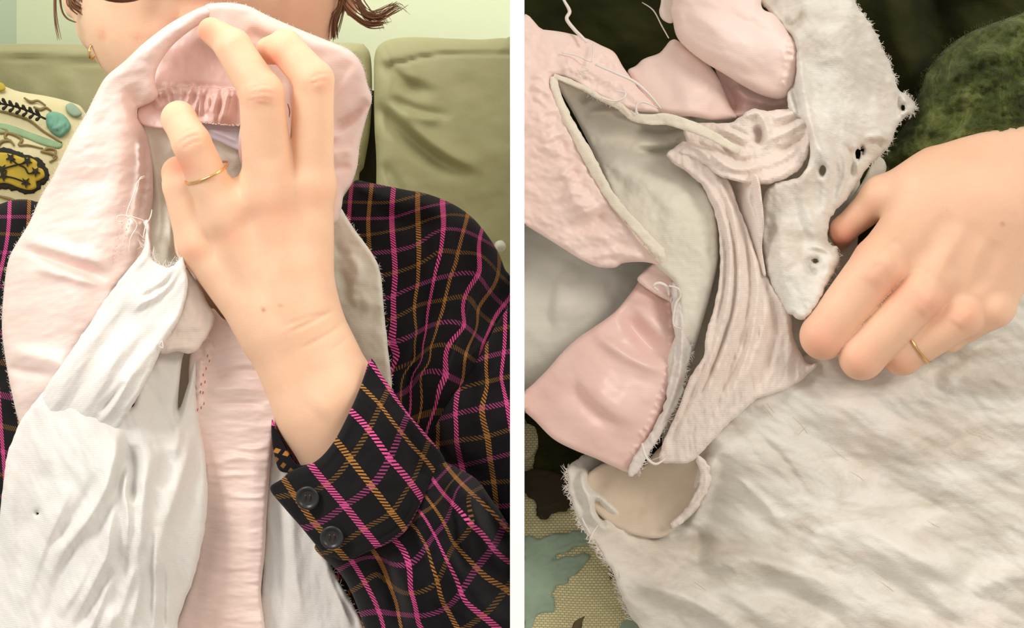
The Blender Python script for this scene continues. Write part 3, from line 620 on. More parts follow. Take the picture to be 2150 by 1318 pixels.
u_ = [(653, 977, 0), (724, 1061, 0), (789, 1141, 0), (710, 930, 1), (735, 962, 1), (775, 1014, 1), (822, 1075, 1), (738, 864, 2), (818, 962, 2), (883, 1042, 2), (761, 812, 3), (799, 850, 3), (846, 911, 3), (888, 958, 3), (785, 770, 4), (830, 835, 4), (895, 915, 4), (600, 1012, -1), (650, 1085, -1), (719, 1165, -1)]
v_c = [(600, 1040, 1), (682, 1019, 1), (735, 962, 1), (799, 850, 1), (825, 800, 1), (580, 1110, 2), (644, 1108, 2), (724, 1061, 2), (818, 962, 2), (855, 873, 2), (660, 1170, 3), (719, 1141, 3), (761, 1112, 3), (822, 1075, 3), (869, 1005, 3), (888, 958, 3), (800, 1150, 4), (850, 1115, 4), (895, 1040, 4), (663, 967, 0.1), (733, 864, 0.1), (778, 760, 0.1)]
cuf = sheet('cuff', [(567, 1026), (590, 1006), (616, 986), (663, 968), (700, 928), (733, 866), (758, 808), (775, 757), (785, 758), (800, 785), (820, 812), (856, 866), (892, 908), (932, 960), (925, 985), (900, 1018), (884, 1056), (852, 1114), (812, 1142), (786, 1152), (730, 1176), (700, 1170), (682, 1164), (660, 1140), (632, 1106), (597, 1066)],
            [(570, 1026, 60), (640, 1000, 110), (720, 900, 130), (776, 765, 70), (850, 900, 110), (920, 960, 30), (760, 1040, 165), (690, 1160, 100), (800, 1130, 150), (880, 1040, 110)], M['plaid'], pl, res=3, roll=7, drop=7, skirt=14, uvc=(u_, v_c),
            feats=[('r', [(583, 1018), (620, 1000), (672, 980), (712, 935), (745, 870), (772, 805)], 3, 6, 6), ('r', [(700, 1152), (780, 1135), (840, 1098), (880, 1030)], -4, 4, 4), ('r', [(840, 880), (870, 950), (880, 1010)], -10, 14, 20)], noise=[((50, 50, 0), 3)])
sheet('cuff_inside', [(571, 880), (580, 900), (600, 940), (625, 975), (660, 972), (640, 985), (606, 992), (585, 985), (575, 950), (570, 915)], [(575, 900, 20), (620, 985, 40)], M['plaid'], pl, res=3, roll=5, drop=5, skirt=20, uvc=([(571, 887, 0), (620, 980, 1.4)], [(571, 887, 0), (606, 985, 1), (630, 960, .4)]))
sheet('cuff_lining', [(580, 895), (600, 905), (640, 950), (700, 930), (690, 975), (640, 985), (605, 945)], [(600, 930, -10), (660, 960, 20)], M['dark'], pl, res=4, roll=0, skirt=10)
def button(c, R, parent):
    V = []; F = []; n = 40; rings = [(0, 1.5), (.55, 1.5), (.66, 2), (.76, 5.5), (.9, 6.5), (1.0, 4), (1.02, 0), (.95, -3)]
    nrm = np.array([-.12, .18, .97]); nrm /= np.linalg.norm(nrm); a = np.cross(nrm, [0, 1, 0]); a /= np.linalg.norm(a); b = np.cross(nrm, a)
    for (q, z) in rings:
        for i in range(n): t = 2 * math.pi * i / n; V.append(np.array(c) + (a * math.cos(t) + b * math.sin(t)) * R * max(q, .001) + nrm * z)
    for k in range(len(rings) - 1): F += [[k * n + i, (k + 1) * n + i, (k + 1) * n + (i + 1) % n, k * n + (i + 1) % n] for i in range(n)]
    o = mesh_obj('button', V, F, M['button'], parent); mb = MB()
    for dx, dy in ((-1, -1), (1, -1), (-1, 1), (1, 1)):
        p = np.array(c) + a * dx * 5 + b * dy * 5 + nrm * 1.6; mb.tube([p, p + nrm * .8], 2.4, 8, 1)
    mb.build('button_hole', M['tort'], o); mb = MB()
    for dx in (-1, 1):
        mb.tube([np.array(c) + a * dx * 5 - b * 5 + nrm * 2, np.array(c) + a * dx * 5 + nrm * 3.5, np.array(c) + a * dx * 5 + b * 5 + nrm * 2], 1.5, 5, 3)
    mb.build('button_thread', M['wool_black'], o)
button((646, 1045, 128), 25, cuf); button((697, 1128, 142), 25, cuf)
u_ = [(20, 430, 0), (12, 520, 0), (-5, 600, 0), (-60, 500, -2), (60, 460, 1), (10, 1000, 0)]; v_c = [(0, 455, 0), (60, 455, 0), (0, 490, 1), (0, 530, 2), (0, 600, 4), (0, 760, 7), (30, 900, 9), (0, 1300, 18)]
sheet('shirt_front', [(-120, 470), (-40, 440), (0, 428), (40, 418), (90, 430), (200, 500), (300, 700), (300, 1400), (-120, 1400)], [(0, 430, -330), (60, 700, -260), (60, 1300, -250), (-100, 900, -340)], M['plaid'], pl, res=8, roll=30, drop=40, skirt=160, uvc=(u_, v_c), noise=[((60, 90, .2), 6)])
# ------------------------------------------------------------------ blanket held to the face (left)
bl = empty('satin_blanket', world_xyz([(300, 1400, -60)])[0], 'worn white muslin baby blanket with pink satin binding held up to the mouth', 'blanket')
# satin band running from the mouth down the left side
sheet('satin_binding', [(455, 12), (425, 14), (398, 26), (352, 52), (300, 92), (262, 128), (222, 162), (200, 200), (180, 240), (150, 290), (112, 368), (86, 412), (62, 466), (38, 506), (18, 545), (8, 610), (4, 690), (14, 770), (26, 830), (42, 890), (80, 960), (200, 900), (330, 780), (370, 620), (330, 560),
       (318, 470), (322, 400), (318, 330), (306, 276), (290, 250), (287, 230), (318, 214), (332, 200), (326, 176), (328, 150), (342, 122), (366, 92), (400, 64), (440, 40), (466, 34)],
      [(440, 25, -30), (350, 75, -40), (300, 140, -40), (230, 190, -60), (310, 215, -80), (200, 320, -40), (300, 350, -95), (100, 420, -80), (220, 480, -25), (30, 600, -100), (150, 640, -20), (270, 620, -60), (20, 750, -110), (120, 800, -40), (60, 900, -100), (200, 800, -60), (320, 480, -100)], M['satin'], bl, res=3.5, roll=18, drop=20, skirt=26,
      feats=[('r', [(264, 178), (276, 210), (292, 250), (306, 300), (312, 360)], -26, 26, 14), ('r', [(250, 180), (258, 260), (250, 360), (240, 470)], 14, 46, 30), ('r', [(300, 130), (320, 100), (370, 66), (420, 42)], 12, 14, 18),
             ('r', [(50, 522), (110, 545), (180, 570), (230, 590)], -20, 14, 10), ('r', [(40, 500), (110, 522), (190, 545), (235, 560)], 16, 16, 12), ('r', [(70, 560), (140, 580), (210, 596)], 12, 10, 10), ('r', [(10, 735), (60, 745), (120, 760), (160, 790)], 20, 16, 20), ('r', [(10, 770), (60, 782), (120, 790)], -14, 9, 9), ('r', [(290, 270), (292, 330), (285, 420), (262, 520)], 9, 8, 6), ('r', [(300, 280), (306, 340), (298, 420), (278, 520)], -10, 6, 6)]
      + gathers([(300, 300), (306, 360), (298, 430), (280, 500)], 9, 46, 10, 7) + gathers([(283, 232), (300, 226), (326, 208)], 4, 26, 8, 4), noise=[((90, 30, -.3), 3), ((14, 5, -.5), .6)])
# recess behind, gathered satin
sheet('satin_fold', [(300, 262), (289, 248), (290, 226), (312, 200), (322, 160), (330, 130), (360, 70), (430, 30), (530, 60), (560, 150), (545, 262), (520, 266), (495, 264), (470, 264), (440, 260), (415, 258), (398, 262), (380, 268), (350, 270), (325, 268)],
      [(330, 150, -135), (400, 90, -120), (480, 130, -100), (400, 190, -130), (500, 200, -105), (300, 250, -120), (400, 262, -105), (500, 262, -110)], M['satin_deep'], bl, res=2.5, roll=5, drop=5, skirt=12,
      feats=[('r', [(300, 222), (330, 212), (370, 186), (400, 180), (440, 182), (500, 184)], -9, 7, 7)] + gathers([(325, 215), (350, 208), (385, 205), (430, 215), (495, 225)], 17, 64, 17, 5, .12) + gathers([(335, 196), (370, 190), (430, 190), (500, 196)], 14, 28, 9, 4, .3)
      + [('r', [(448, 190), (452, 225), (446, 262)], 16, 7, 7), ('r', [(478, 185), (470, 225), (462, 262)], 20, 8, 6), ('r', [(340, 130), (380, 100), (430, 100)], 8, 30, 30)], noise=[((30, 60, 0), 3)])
stitches([(322, 202), (350, 186), (385, 180), (430, 184), (495, 186)], -96, 26, 6, .9, M['ptwill'], bl)
stitches([(390, 256), (430, 257), (470, 261), (510, 262)], -100, 30, 3, 1.1, M['thread'], bl)
sheet('lilac_ribbon', [(420, 250), (520, 258), (520, 318), (495, 314), (465, 300), (435, 284)], [(440, 265, -140), (500, 310, -125)], M['lilac'], bl, res=3, roll=6, drop=5, feats=[('r', [(430, 268), (470, 284), (505, 300)], 8, 7, 5)])
sheet('muslin_cloth', [(286, 262), (300, 250), (340, 255), (440, 262), (530, 290), (560, 340), (560, 460), (440, 560), (400, 600), (310, 600), (280, 520), (284, 440), (286, 360), (284, 310)], [(320, 290, -140), (480, 320, -150), (370, 500, -120), (420, 400, -170)], M['muslin_cream'], bl, res=4, roll=8, drop=8,
      feats=[('r', [(308, 275), (318, 310), (330, 380), (336, 460), (330, 520)], 14, 7, 9), ('r', [(350, 420), (356, 480), (352, 550)], 16, 9, 9), ('r', [(430, 285), (460, 310), (500, 330)], -12, 9, 9)], noise=[((40, 60, .3), 5)])
# satin behind the fingers and to the right
sheet('satin_binding', [(430, 12), (455, 6), (490, 6), (525, 14), (565, 34), (630, 62), (690, 86), (735, 106), (760, 136), (772, 178), (781, 208), (770, 245), (756, 300), (750, 350), (738, 385), (722, 408), (716, 440), (700, 470), (640, 470), (560, 430), (505, 340), (505, 262), (530, 200), (500, 110), (450, 60), (434, 36)],
      [(450, 25, -30), (540, 40, -30), (600, 80, -50), (680, 110, -60), (740, 150, -70), (770, 205, -95), (720, 250, -100), (600, 250, -70), (740, 350, -115), (700, 440, -110), (560, 330, -90), (600, 160, -75)], M['satin'], bl, res=3.5, roll=16, drop=18, skirt=24,
      feats=[('r', [(738, 128), (715, 170), (690, 205)], -8, 8, 26), ('r', [(776, 210), (745, 238), (718, 256), (690, 268)], -34, 20, 10), ('r', [(778, 225), (750, 250), (715, 280), (690, 292)], 16, 10, 18), ('r', [(745, 320), (715, 318), (690, 330)], 8, 12, 10), ('r', [(740, 350), (712, 350), (690, 352)], -10, 8, 8),
             ('r', [(500, 30), (560, 60), (640, 90), (700, 115)], 8, 14, 20), ('r', [(520, 60), (560, 84), (620, 110)], -8, 12, 16), ('r', [(612, 150), (606, 220), (618, 300), (620, 350)], -22, 12, 12), ('r', [(598, 170), (600, 240), (608, 300)], 12, 8, 8)], noise=[((60, 60, .3), 3)])
mb = MB(); thread(mb, [(604, 218, -20), (608, 232, -14), (607, 246, -22)], 1.3); tag(mb.build('stitching', M['thread_red'], bl), kind='stuff')
# lower muslin : back piece, then the main drape, then the flap
LM = [(0, 1150, -10), (60, 900, 6), (240, 900, 30), (360, 780, -60), (420, 900, -60), (435, 1050, -30), (300, 1100, 60), (150, 1150, 60), (100, 1350, 60), (380, 1300, 10), (-40, 1350, -10), (250, 1350, 80)]
sheet('muslin_cloth', [(262, 860), (300, 800), (340, 736), (380, 736), (412, 740), (412, 800), (414, 850), (420, 890), (430, 950), (436, 1030), (431, 1100), (418, 1170), (400, 1230), (372, 1310), (360, 1400), (-60, 1400), (-60, 1250), (-10, 1160), (0, 1080), (8, 1000), (20, 940), (60, 860), (150, 780)],
      LM, M['muslin'], bl, fscale=.75, res=3.2, roll=12, drop=14, skirt=26, jag=1.2, jagf=10,
      feats=[('r', [(240, 895), (240, 950), (225, 1010), (190, 1080), (140, 1150), (90, 1230)], 34, 14, 24), ('r', [(262, 900), (268, 960), (246, 1020), (222, 1090), (200, 1140)], -34, 12, 12), ('r', [(215, 980), (180, 1050), (140, 1110), (100, 1160)], -26, 12, 14),
             ('r', [(250, 985), (240, 1030), (228, 1100), (225, 1160), (190, 1240), (150, 1310)], 34, 12, 18), ('r', [(268, 960), (262, 1020), (268, 1090), (262, 1180)], 26, 8, 8), ('r', [(280, 930), (282, 1000), (276, 1060)], -42, 12, 10), ('r', [(318, 930), (304, 1000), (296, 1080), (290, 1160), (262, 1260)], 30, 16, 20),
             ('r', [(360, 940), (352, 990), (340, 1030)], -22, 14, 16), ('r', [(400, 900), (390, 960), (370, 1030), (345, 1100), (328, 1180)], 20, 12, 26), ('r', [(328, 1100), (327, 1180), (326, 1260), (322, 1340)], 26, 26, 5), ('r', [(345, 1180), (345, 1260), (342, 1340)], -16, 5, 26),
             ('r', [(396, 742), (392, 790), (376, 840), (372, 900)], -40, 9, 7), ('r', [(404, 744), (402, 800), (384, 880)], 14, 5, 5), ('r', [(310, 800), (330, 860), (340, 920)], -16, 30, 24),
             ('r', [(150, 1010), (120, 1090), (80, 1180), (50, 1280)], 16, 10, 20), ('r', [(180, 1100), (140, 1180), (110, 1270), (90, 1340)], -18, 10, 16), ('r', [(210, 1130), (170, 1220), (120, 1300)], 14, 9, 16), ('r', [(240, 1200), (205, 1280), (180, 1350)], 16, 8, 14), ('r', [(270, 1140), (262, 1220), (235, 1300)], -20, 8, 14), ('r', [(300, 1160), (292, 1240), (270, 1330)], 14, 8, 10), ('r', [(100, 960), (90, 1050), (60, 1130)], -12, 12, 20), ('r', [(380, 860), (372, 930), (352, 990)], 14, 10, 14), ('r', [(412, 900), (414, 980), (400, 1060), (380, 1130)], -9, 10, 14),
             ('r', [(60, 950), (50, 1050), (60, 1150), (40, 1250)], -10, 24, 30), ('r', [(30, 960), (22, 1080), (30, 1200)], 10, 14, 14), ('r', [(110, 1000), (90, 1080), (70, 1200)], 12, 22, 24), ('r', [(230, 1180), (200, 1260), (150, 1340)], -18, 12, 14), ('r', [(285, 1180), (250, 1260), (220, 1340)], 18, 16, 12)],
      noise=[((34, 120, -.35), 4, 4), ((10, 30, -.35), .7, 8)], holes=[[(75, 1077), (80, 1073), (82, 1077), (79, 1081)], [(386, 742), (408, 744), (402, 782), (392, 815), (380, 852), (374, 856), (376, 810)]])
sheet('muslin_cloth', [(314, 500), (316, 520), (318, 540), (330, 552), (350, 560), (362, 558), (372, 548), (383, 537), (388, 560), (394, 590), (390, 625), (380, 660), (365, 690), (344, 722), (318, 780), (290, 830), (268, 870), (248, 900), (200, 960), (130, 1000), (20, 1010), (16, 960), (30, 920), (50, 890), (80, 840), (112, 790), (150, 735), (198, 664), (206, 650), (250, 590), (296, 532), (303, 508), (306, 480), (300, 466), (312, 462)],
      [(310, 500, -30), (380, 550, 10), (300, 600, 10), (200, 680, 0), (385, 620, 20), (250, 800, 60), (100, 850, 0), (60, 950, -50), (150, 970, -40), (20, 1000, -70), (340, 720, 40)], M['muslin'], bl, res=3, roll=9, drop=12, skirt=16, jag=1.5, jagf=9,
      feats=[('r', [(383, 545), (360, 590), (330, 620), (300, 636), (270, 660)], 16, 6, 26), ('r', [(372, 560), (350, 592), (320, 612), (290, 628)], -12, 12, 5), ('r', [(378, 650), (340, 700), (290, 760), (230, 850)], 12, 16, 18), ('r', [(345, 680), (300, 730), (250, 790), (200, 860)], -13, 12, 16), ('r', [(230, 640), (190, 720), (130, 820), (80, 930)], 12, 26, 26),
             ('r', [(290, 640), (240, 700), (180, 790), (120, 900)], -12, 20, 22), ('r', [(262, 800), (240, 830), (205, 870)], -16, 5, 8), ('r', [(275, 790), (240, 850), (200, 895)], 10, 7, 7), ('r', [(300, 680), (250, 740), (200, 820), (150, 920)], 9, 16, 14), ('r', [(312, 490), (310, 530), (280, 570)], 10, 8, 8)],
      noise=[((18, 90, .62), 3, 3), ((7, 24, .62), .6, 5)])
sheet('muslin_cloth', [(386, 556), (400, 572), (418, 600), (436, 636), (451, 662), (444, 690), (425, 720), (412, 736), (395, 742), (370, 738), (340, 742), (330, 730), (360, 690), (384, 640), (392, 600)], [(390, 570, -30), (440, 660, -40), (400, 720, -25), (350, 730, -10)], M['muslin_pink'], bl, res=3, roll=10, drop=12, jag=1, jagf=9,
      feats=[('r', [(360, 690), (400, 686), (430, 684)], 6, 12, 12), ('r', [(340, 735), (380, 728), (412, 730)], 8, 6, 6)], noise=[((20, 30, .5), 3)])
sheet('inner_fold', [(360, 720), (412, 738), (412, 880), (340, 890), (350, 790)], [(390, 780, -150)], M['beige'], bl, res=4, roll=0)
# centre satin strip
sheet('satin_binding', [(440, 650), (470, 670), (520, 700), (600, 800), (600, 850), (585, 880), (574, 920), (566, 1000), (560, 1080), (556, 1160), (548, 1240), (542, 1400), (340, 1400), (380, 1280), (410, 1180), (425, 1000), (400, 860), (400, 740)],
      [(450, 700, -90), (560, 820, -70), (420, 900, -85), (500, 900, -70), (560, 950, -60), (440, 1100, -85), (520, 1100, -60), (400, 1300, -80), (510, 1330, -60)], M['satin'], bl, res=3, roll=12, drop=14, skirt=26,
      feats=[('r', [(440, 790), (480, 782), (530, 776), (570, 790)], -10, 8, 10), ('r', [(440, 850), (500, 846), (560, 850)], -8, 8, 8), ('r', [(430, 820), (490, 815), (570, 822)], 9, 10, 10), ('r', [(440, 975), (500, 960), (560, 968)], 7, 6, 8), ('r', [(440, 1000), (500, 995), (560, 1000)], 6, 6, 6), ('r', [(490, 940), (530, 942), (564, 938)], 7, 5, 5), ('r', [(470, 1040), (530, 1045), (560, 1040)], 6, 5, 5),
             ('r', [(430, 900), (445, 1000), (440, 1100), (410, 1240), (390, 1330)], -9, 26, 26), ('r', [(540, 900), (532, 1000), (524, 1120), (515, 1330)], 8, 26, 18), ('r', [(415, 740), (420, 790), (416, 860)], 9, 6, 6)] + gathers([(428, 700), (440, 740), (424, 780), (418, 830)], 9, 34, 11, 6), noise=[((60, 14, 0), 2.4), ((20, 5, 0), .6)])
stitches([(437, 742), (430, 790), (424, 830), (418, 872)], -62, 11, 5, 1.3, M['thread_red'], bl, jit=6)
stitches([(262, 430), (256, 470), (246, 520), (240, 556)], -30, 12, 5, 1.1, M['ptwill'], bl, jit=4)
stitches([(272, 430), (268, 480), (256, 540)], -36, 12, 4, 1.0, M['ptwill'], bl, jit=3)
# lower centre and right muslin
sheet('muslin_cloth', [(566, 900), (580, 930), (600, 980), (620, 1050), (650, 1110), (685, 1160), (700, 1200), (730, 1250), (760, 1310), (790, 1400), (530, 1400), (548, 1240), (552, 1160), (558, 1040)], [(570, 960, -90), (640, 1110, -60), (560, 1300, -90), (740, 1330, -60)], M['muslin'], bl, res=4, roll=10, drop=12, jag=1.5,
      feats=[('r', [(580, 1020), (588, 1100), (595, 1200), (600, 1330)], -20, 10, 14), ('r', [(600, 1020), (612, 1110), (622, 1220), (640, 1330)], 14, 16, 20), ('r', [(660, 1130), (690, 1200), (720, 1270), (740, 1340)], 16, 10, 12), ('r', [(690, 1190), (715, 1250), (750, 1320)], -12, 5, 5)], noise=[((20, 80, -.15), 4)])
sheet('muslin_cloth', [(690, 400), (708, 420), (722, 446), (748, 486), (770, 516), (790, 548), (802, 590), (806, 650), (812, 710), (818, 760), (822, 815), (800, 830), (740, 780), (680, 700), (660, 560), (680, 440)], [(700, 430, -140), (790, 560, -130), (740, 640, -150), (815, 790, -130)], M['muslin_cream'], bl, res=3.5, roll=10, drop=12, jag=1,
      feats=[('r', [(710, 560), (728, 600), (726, 640)], -16, 9, 12), ('r', [(720, 520), (750, 560), (745, 600)], 10, 12, 12), ('r', [(735, 640), (760, 630), (790, 650)], 10, 14, 14), ('r', [(700, 500), (712, 530), (740, 530)], -8, 9, 9)], noise=[((40, 40, .3), 4)])
mb = MB()
for p in ([(305, 464, -8), (285, 457, 0), (262, 452, 4), (247, 454, 6), (246, 464, 4), (256, 465, 6), (268, 456, 8)], [(304, 372, -40), (290, 380, -20), (282, 405, -16), (268, 440, -4), (264, 462, 2)], [(304, 370, -40), (294, 374, -30), (290, 392, -30)], [(262, 452, 4), (282, 462, 2), (287, 476, -2), (274, 500, -6), (270, 530, -8)],
          [(312, 462, -12), (306, 474, -4), (300, 500, 0)], [(319, 440, -40), (316, 455, -20), (308, 470, -8)], [(334, 724, 60), (340, 716, 64), (342, 730, 60), (334, 726, 60)]): thread(mb, p, 1.3)
tag(mb.build('loose_thread', M['thread'], bl), kind='stuff')
fray([(300, 500), (318, 545), (350, 560), (383, 540)], -8, 46, 16, .7, M['thread'], bl, out=1, seed=3, curl=1.3)
fray([(200, 200), (112, 368), (38, 506), (6, 650), (14, 770), (36, 880), (10, 1000), (0, 1120)], -80, 420, 7, .45, M['thread'], bl, out=1, seed=4)
fray([(262, 128), (352, 52), (430, 12), (530, 14), (690, 84), (760, 132), (780, 208), (750, 340)], -48, 260, 6, .4, M['thread'], bl, out=-1, seed=5)
fray([(722, 446), (790, 548), (806, 650), (820, 810)], -140, 90, 8, .5, M['thread'], bl, out=-1, seed=6)
fray([(600, 980), (650, 1110), (700, 1200), (760, 1310)], -70, 90, 9, .5, M['thread'], bl, out=-1, seed=7)
# ------------------------------------------------------------------ right: second person with the same kind of blanket in the lap
pr = empty('person', world_xyz([(1750, 1400, -400)])[0] * np.array([1, 1, 0]), 'person in a dark green fuzzy knit sweater gripping the blanket in one fist', 'person')
sheet('sweater', [(1090, -120), (2320, -120), (2320, 1450), (1090, 1450)], [(1100, 0, -420), (1500, 100, -440), (1900, 60, -420), (2200, 0, -380), (1200, 1000, -460), (1800, 1200, -380)], M['knit_dark'], pr, res=10, roll=60, drop=60, skirt=300, smooth_n=1,
      clipx=(1099, 9999), feats=[('r', [(1850, -60), (1880, 60), (1920, 160), (1960, 260)], 60, 50, 30), ('r', [(1960, -60), (1975, 80), (1960, 200)], -70, 40, 30), ('r', [(1230, -60), (1330, 120), (1450, 260)], 30, 50, 60)], noise=[((110, 80, .3), 16), ((26, 20, 0), 4)])
sheet('sleeve', [(1800, 400), (1822, 345), (1850, 318), (1900, 262), (1930, 190), (1952, 140), (1990, 98), (2040, 66), (2110, 40), (2200, 10), (2330, 0), (2330, 420), (2240, 420), (2200, 640), (2120, 640), (2080, 440), (1900, 420)],
      [(1850, 330, -110), (1960, 180, -90), (2080, 150, 0), (2080, 260, 10), (2000, 290, -30), (2150, 290, -20), (2240, 150, 10), (2160, 420, -120), (2160, 600, -100), (1900, 400, -140)], M['knit'], pr, res=4, roll=60, drop=70, skirt=160, noise=[((36, 26, -.5), 13, 2), ((12, 9, 0), 5, 5)],
      feats=[('r', [(1960, 200), (2020, 160), (2100, 120), (2200, 100)], 10, 20, 24), ('r', [(1900, 300), (1980, 250), (2080, 230)], -12, 16, 16), ('r', [(1940, 180), (2010, 110), (2120, 70)], -10, 10, 12)])
fray([(1850, 318), (1900, 262), (1930, 190), (1952, 140), (1990, 98), (2040, 66), (2110, 40), (2200, 10)], -120, 160, 12, .7, M['knit'], pr, out=-1, name='fuzz', seed=12)
def hand_right(P):
    I = smin(cone(P, (1846, 556, 40), (1729, 705, 34), 58, 50), cone(P, (1731, 704, 34), (1752, 690, -60), 47, 38), 10)
    Mi = smin(cone(P, (1932, 622, 48), (1810, 748, 36), 50, 49), cone(P, (1810, 748, 36), (1830, 736, -60), 46, 38), 10)
    Ri = smin(cone(P, (2024, 662, 26), (1895, 745, 2), 45, 42), cone(P, (1895, 745, 2), (1905, 730, -70), 41, 36), 10)
    Pi = smin(cone(P, (2086, 646, 8), (1992, 705, -22), 42, 34), cone(P, (1992, 705, -22), (1990, 700, -80), 34, 30), 10)
    T = smin(cone(P, (1960, 390, -24), (1852, 412, -40), 72, 42), cone(P, (1852, 412, -40), (1772, 482, -56), 40, 28), 20)
    T = smin(T, cone(P, (1772, 482, -56), (1762, 500, -100), 28, 26), 10)
    F = smin(smin(I, Mi, 1), smin(Ri, Pi, 4), 4)
    Pm = cone(P, (2000, 420, 0), (1850, 552, 26), 100, 58, .8)
    for c in (cone(P, (2080, 420, 10), (1940, 616, 34), 100, 50, .8), cone(P, (2100, 440, 4), (2026, 658, 16), 100, 45, .8), cone(P, (2110, 470, -10), (2092, 640, -4), 100, 44, .8), ell(P, (2020, 420, 0), (150, 122, 78))): Pm = smin(Pm, c, 26)
    Pm = smin(Pm, cone(P, (2090, 400, -20), (2290, 250, -170), 118, 105, .85), 40)
    return smin(smin(F, Pm, 14), T, 24)
V1, F1, g1 = surface(hand_right, (1690 - 40, 240, -190), (2340, 840, 150), 4.2)
V1 = crease(V1, g1, [('r', [(1835, 545), (1860, 520), (1885, 500)], -3, 6, 6), ('r', [(1880, 530), (1850, 565), (1825, 600)], 5, 26, 26), ('r', [(1975, 610), (1955, 645), (1935, 665)], 6, 20, 22), ('r', [(2040, 640), (2025, 668), (2010, 688)], 5, 20, 20), ('r', [(1925, 560), (1960, 500), (2000, 440)], -5, 20, 20),
                     ('r', [(1990, 590), (2020, 530), (2050, 460)], -4, 18, 20), ('r', [(1955, 600), (1985, 540), (2020, 470)], 4, 16, 16), ('r', [(2055, 620), (2075, 560), (2090, 500)], -5, 18, 18), ('r', [(2025, 620), (2045, 560), (2070, 500)], 4, 14, 14), ('r', [(1940, 560), (1948, 590), (1940, 610)], -2.5, 6, 6), ('r', [(1822, 570), (1850, 556), (1862, 580), (1850, 610)], -1.5, 4, 4)])
body = lambda P: smin(smin(ell(P, (1750, 500, -820), (520, 900, 260)), cone(P, (2290, 250, -170), (2380, 500, -640), 105, 130), 60), smin(cone(P, (1750, -300, -820), (1750, -620, -800), 170, 150), ell(P, (1750, -900, -760), (290, 370, 320)), 60), 100)
def body_r(P):
    v = body(P); v = smin(v, cone(P, (1750, -900, -450), (1750, -830, -420), 20, 34), 24); v = smin(v, ell(P, (1750, -720, -480), (80, 18, 26)), 10)
    for x in (1458, 2042): v = smin(v, ell(P, (x, -860, -760), (22, 90, 56)), 14)
    return v
V2, F2, g2 = surface(body_r, (1180, -1320, -1120), (2540, 1450, -40), 20.0)
mesh_obj('body', np.vstack([V1, V2]), F1.tolist() + (F2 + len(V1)).tolist(), M['skin2'], pr,
         attr=np.vstack([tints(V1, [(0, 1875, 600, 50, 40, .35), (0, 1960, 640, 46, 40, .4), (0, 2030, 665, 40, 34, .35), (0, 1725, 715, 44, 44, .5), (0, 1805, 760, 44, 40, .35), (0, 1765, 505, 46, 36, .8), (0, 1890, 770, 50, 26, .35), (1, 1840, 470, 70, 60, .25), (1, 1960, 320, 160, 40, .25), (1, 2105, 470, 5, 5, .5)]), tints(V2, [])]))
for x in (1640, 1860):
    v_, f_, _ = surface(lambda P: ell(P, (x, -940, -500), (44, 44, 44)), (x - 50, -990, -550), (x + 50, -890, -450), 10); e_ = mesh_obj('eye', v_, f_, M['eye'], pr)
v_, f_, _ = surface(lambda P: np.maximum(ell(P, (1750, -1000, -830), (340, 400, 340)), P[..., 2] + 600 - 0 * P[..., 0]), (1380, -1440, -1200), (2120, -580, -460), 20); mesh_obj('hair', v_, f_, M['hair'], pr)
ax = np.array([1895 - 2024, 745 - 662, 2 - 26.0]); cR = np.array([1928, 724, 8.0])
tag(hoop('finger_ring', cR, ax, 44.2, 2.4, M['gold'], None, n=64), 'thin gold ring on the finger of the fist holding the frayed blanket', 'ring')

# ------------------------------------------------------------------ cushion under the lap (bottom left of that view)
cu2 = empty('embroidered_cushion', world_xyz([(1250, 1400, -330)])[0], 'cream linen cushion with sage green leaves and a dark stem under the frayed blanket', 'cushion')
c2 = [(1110, 900, -330), (1110, 1300, -250), (1300, 1100, -300), (1400, 1350, -260), (1250, 1250, -230)]; c2f = tps(c2)
sheet('cushion_cover', [(1090, 860), (1150, 880), (1220, 930), (1500, 1100), (1560, 1450), (1090, 1450)], c2, M['linen'], cu2, res=6, roll=26, drop=40, skirt=60, clipx=(1099, 9999), noise=[((90, 60, .3), 5)])
def patch2(name, o, mat, up=5, **k): return patch(name, [(max(x, 1099), y) for x, y in o], mat, up, parent=cu2, f=c2f, clipx=(1099, 9999), **k)
thr = [((18, 5, -.4), 2.0, 6)]
patch2('leaf', [(1090, 1140), (1130, 1130), (1180, 1120), (1225, 1108), (1260, 1120), (1240, 1138), (1200, 1150), (1160, 1172), (1232, 1160), (1226, 1190), (1200, 1215), (1190, 1222), (1165, 1230), (1160, 1260), (1165, 1285), (1130, 1290), (1110, 1330), (1090, 1330)], M['wool_green'], 8, noise=thr, jag=4, jagf=9, smooth_n=4)
patch2('leaf', [(1300, 1318), (1320, 1295), (1350, 1280), (1380, 1290), (1440, 1330), (1440, 1400), (1290, 1400)], M['wool_green'], 7, noise=thr, jag=3, jagf=9)
patch2('leaf', [(1112, 890), (1126, 900), (1130, 930), (1118, 955), (1099, 960), (1099, 895)], M['linen'], 12, noise=thr)
patch2('dark_patch', [(1100, 870), (1150, 880), (1240, 940), (1230, 1010), (1200, 1060), (1180, 1040), (1150, 1020), (1120, 980), (1130, 930)], M['knit_dark'], 9, noise=thr, jag=3, jagf=9)
patch2('brown_knot', [(1099, 990), (1140, 985), (1180, 1000), (1200, 1030), (1190, 1070), (1160, 1080), (1140, 1094), (1128, 1080), (1120, 1050), (1099, 1030)], M['wool_dark'], 16, noise=thr, jag=4, jagf=8)
mb = MB(); mb.tube([(1200, 1380, c2f(np.array([1200.]), np.array([1330.]))[0] + 5), (1215, 1312, -232), (1245, 1275, -232), (1272, 1235, -240), (1285, 1205, -250), (1290, 1180, -262)], [12, 10, 8, 7, 6], 8, 6, flat=.5, ridges=3, ramp=.12); mb.build('stem', M['stem'], cu2)

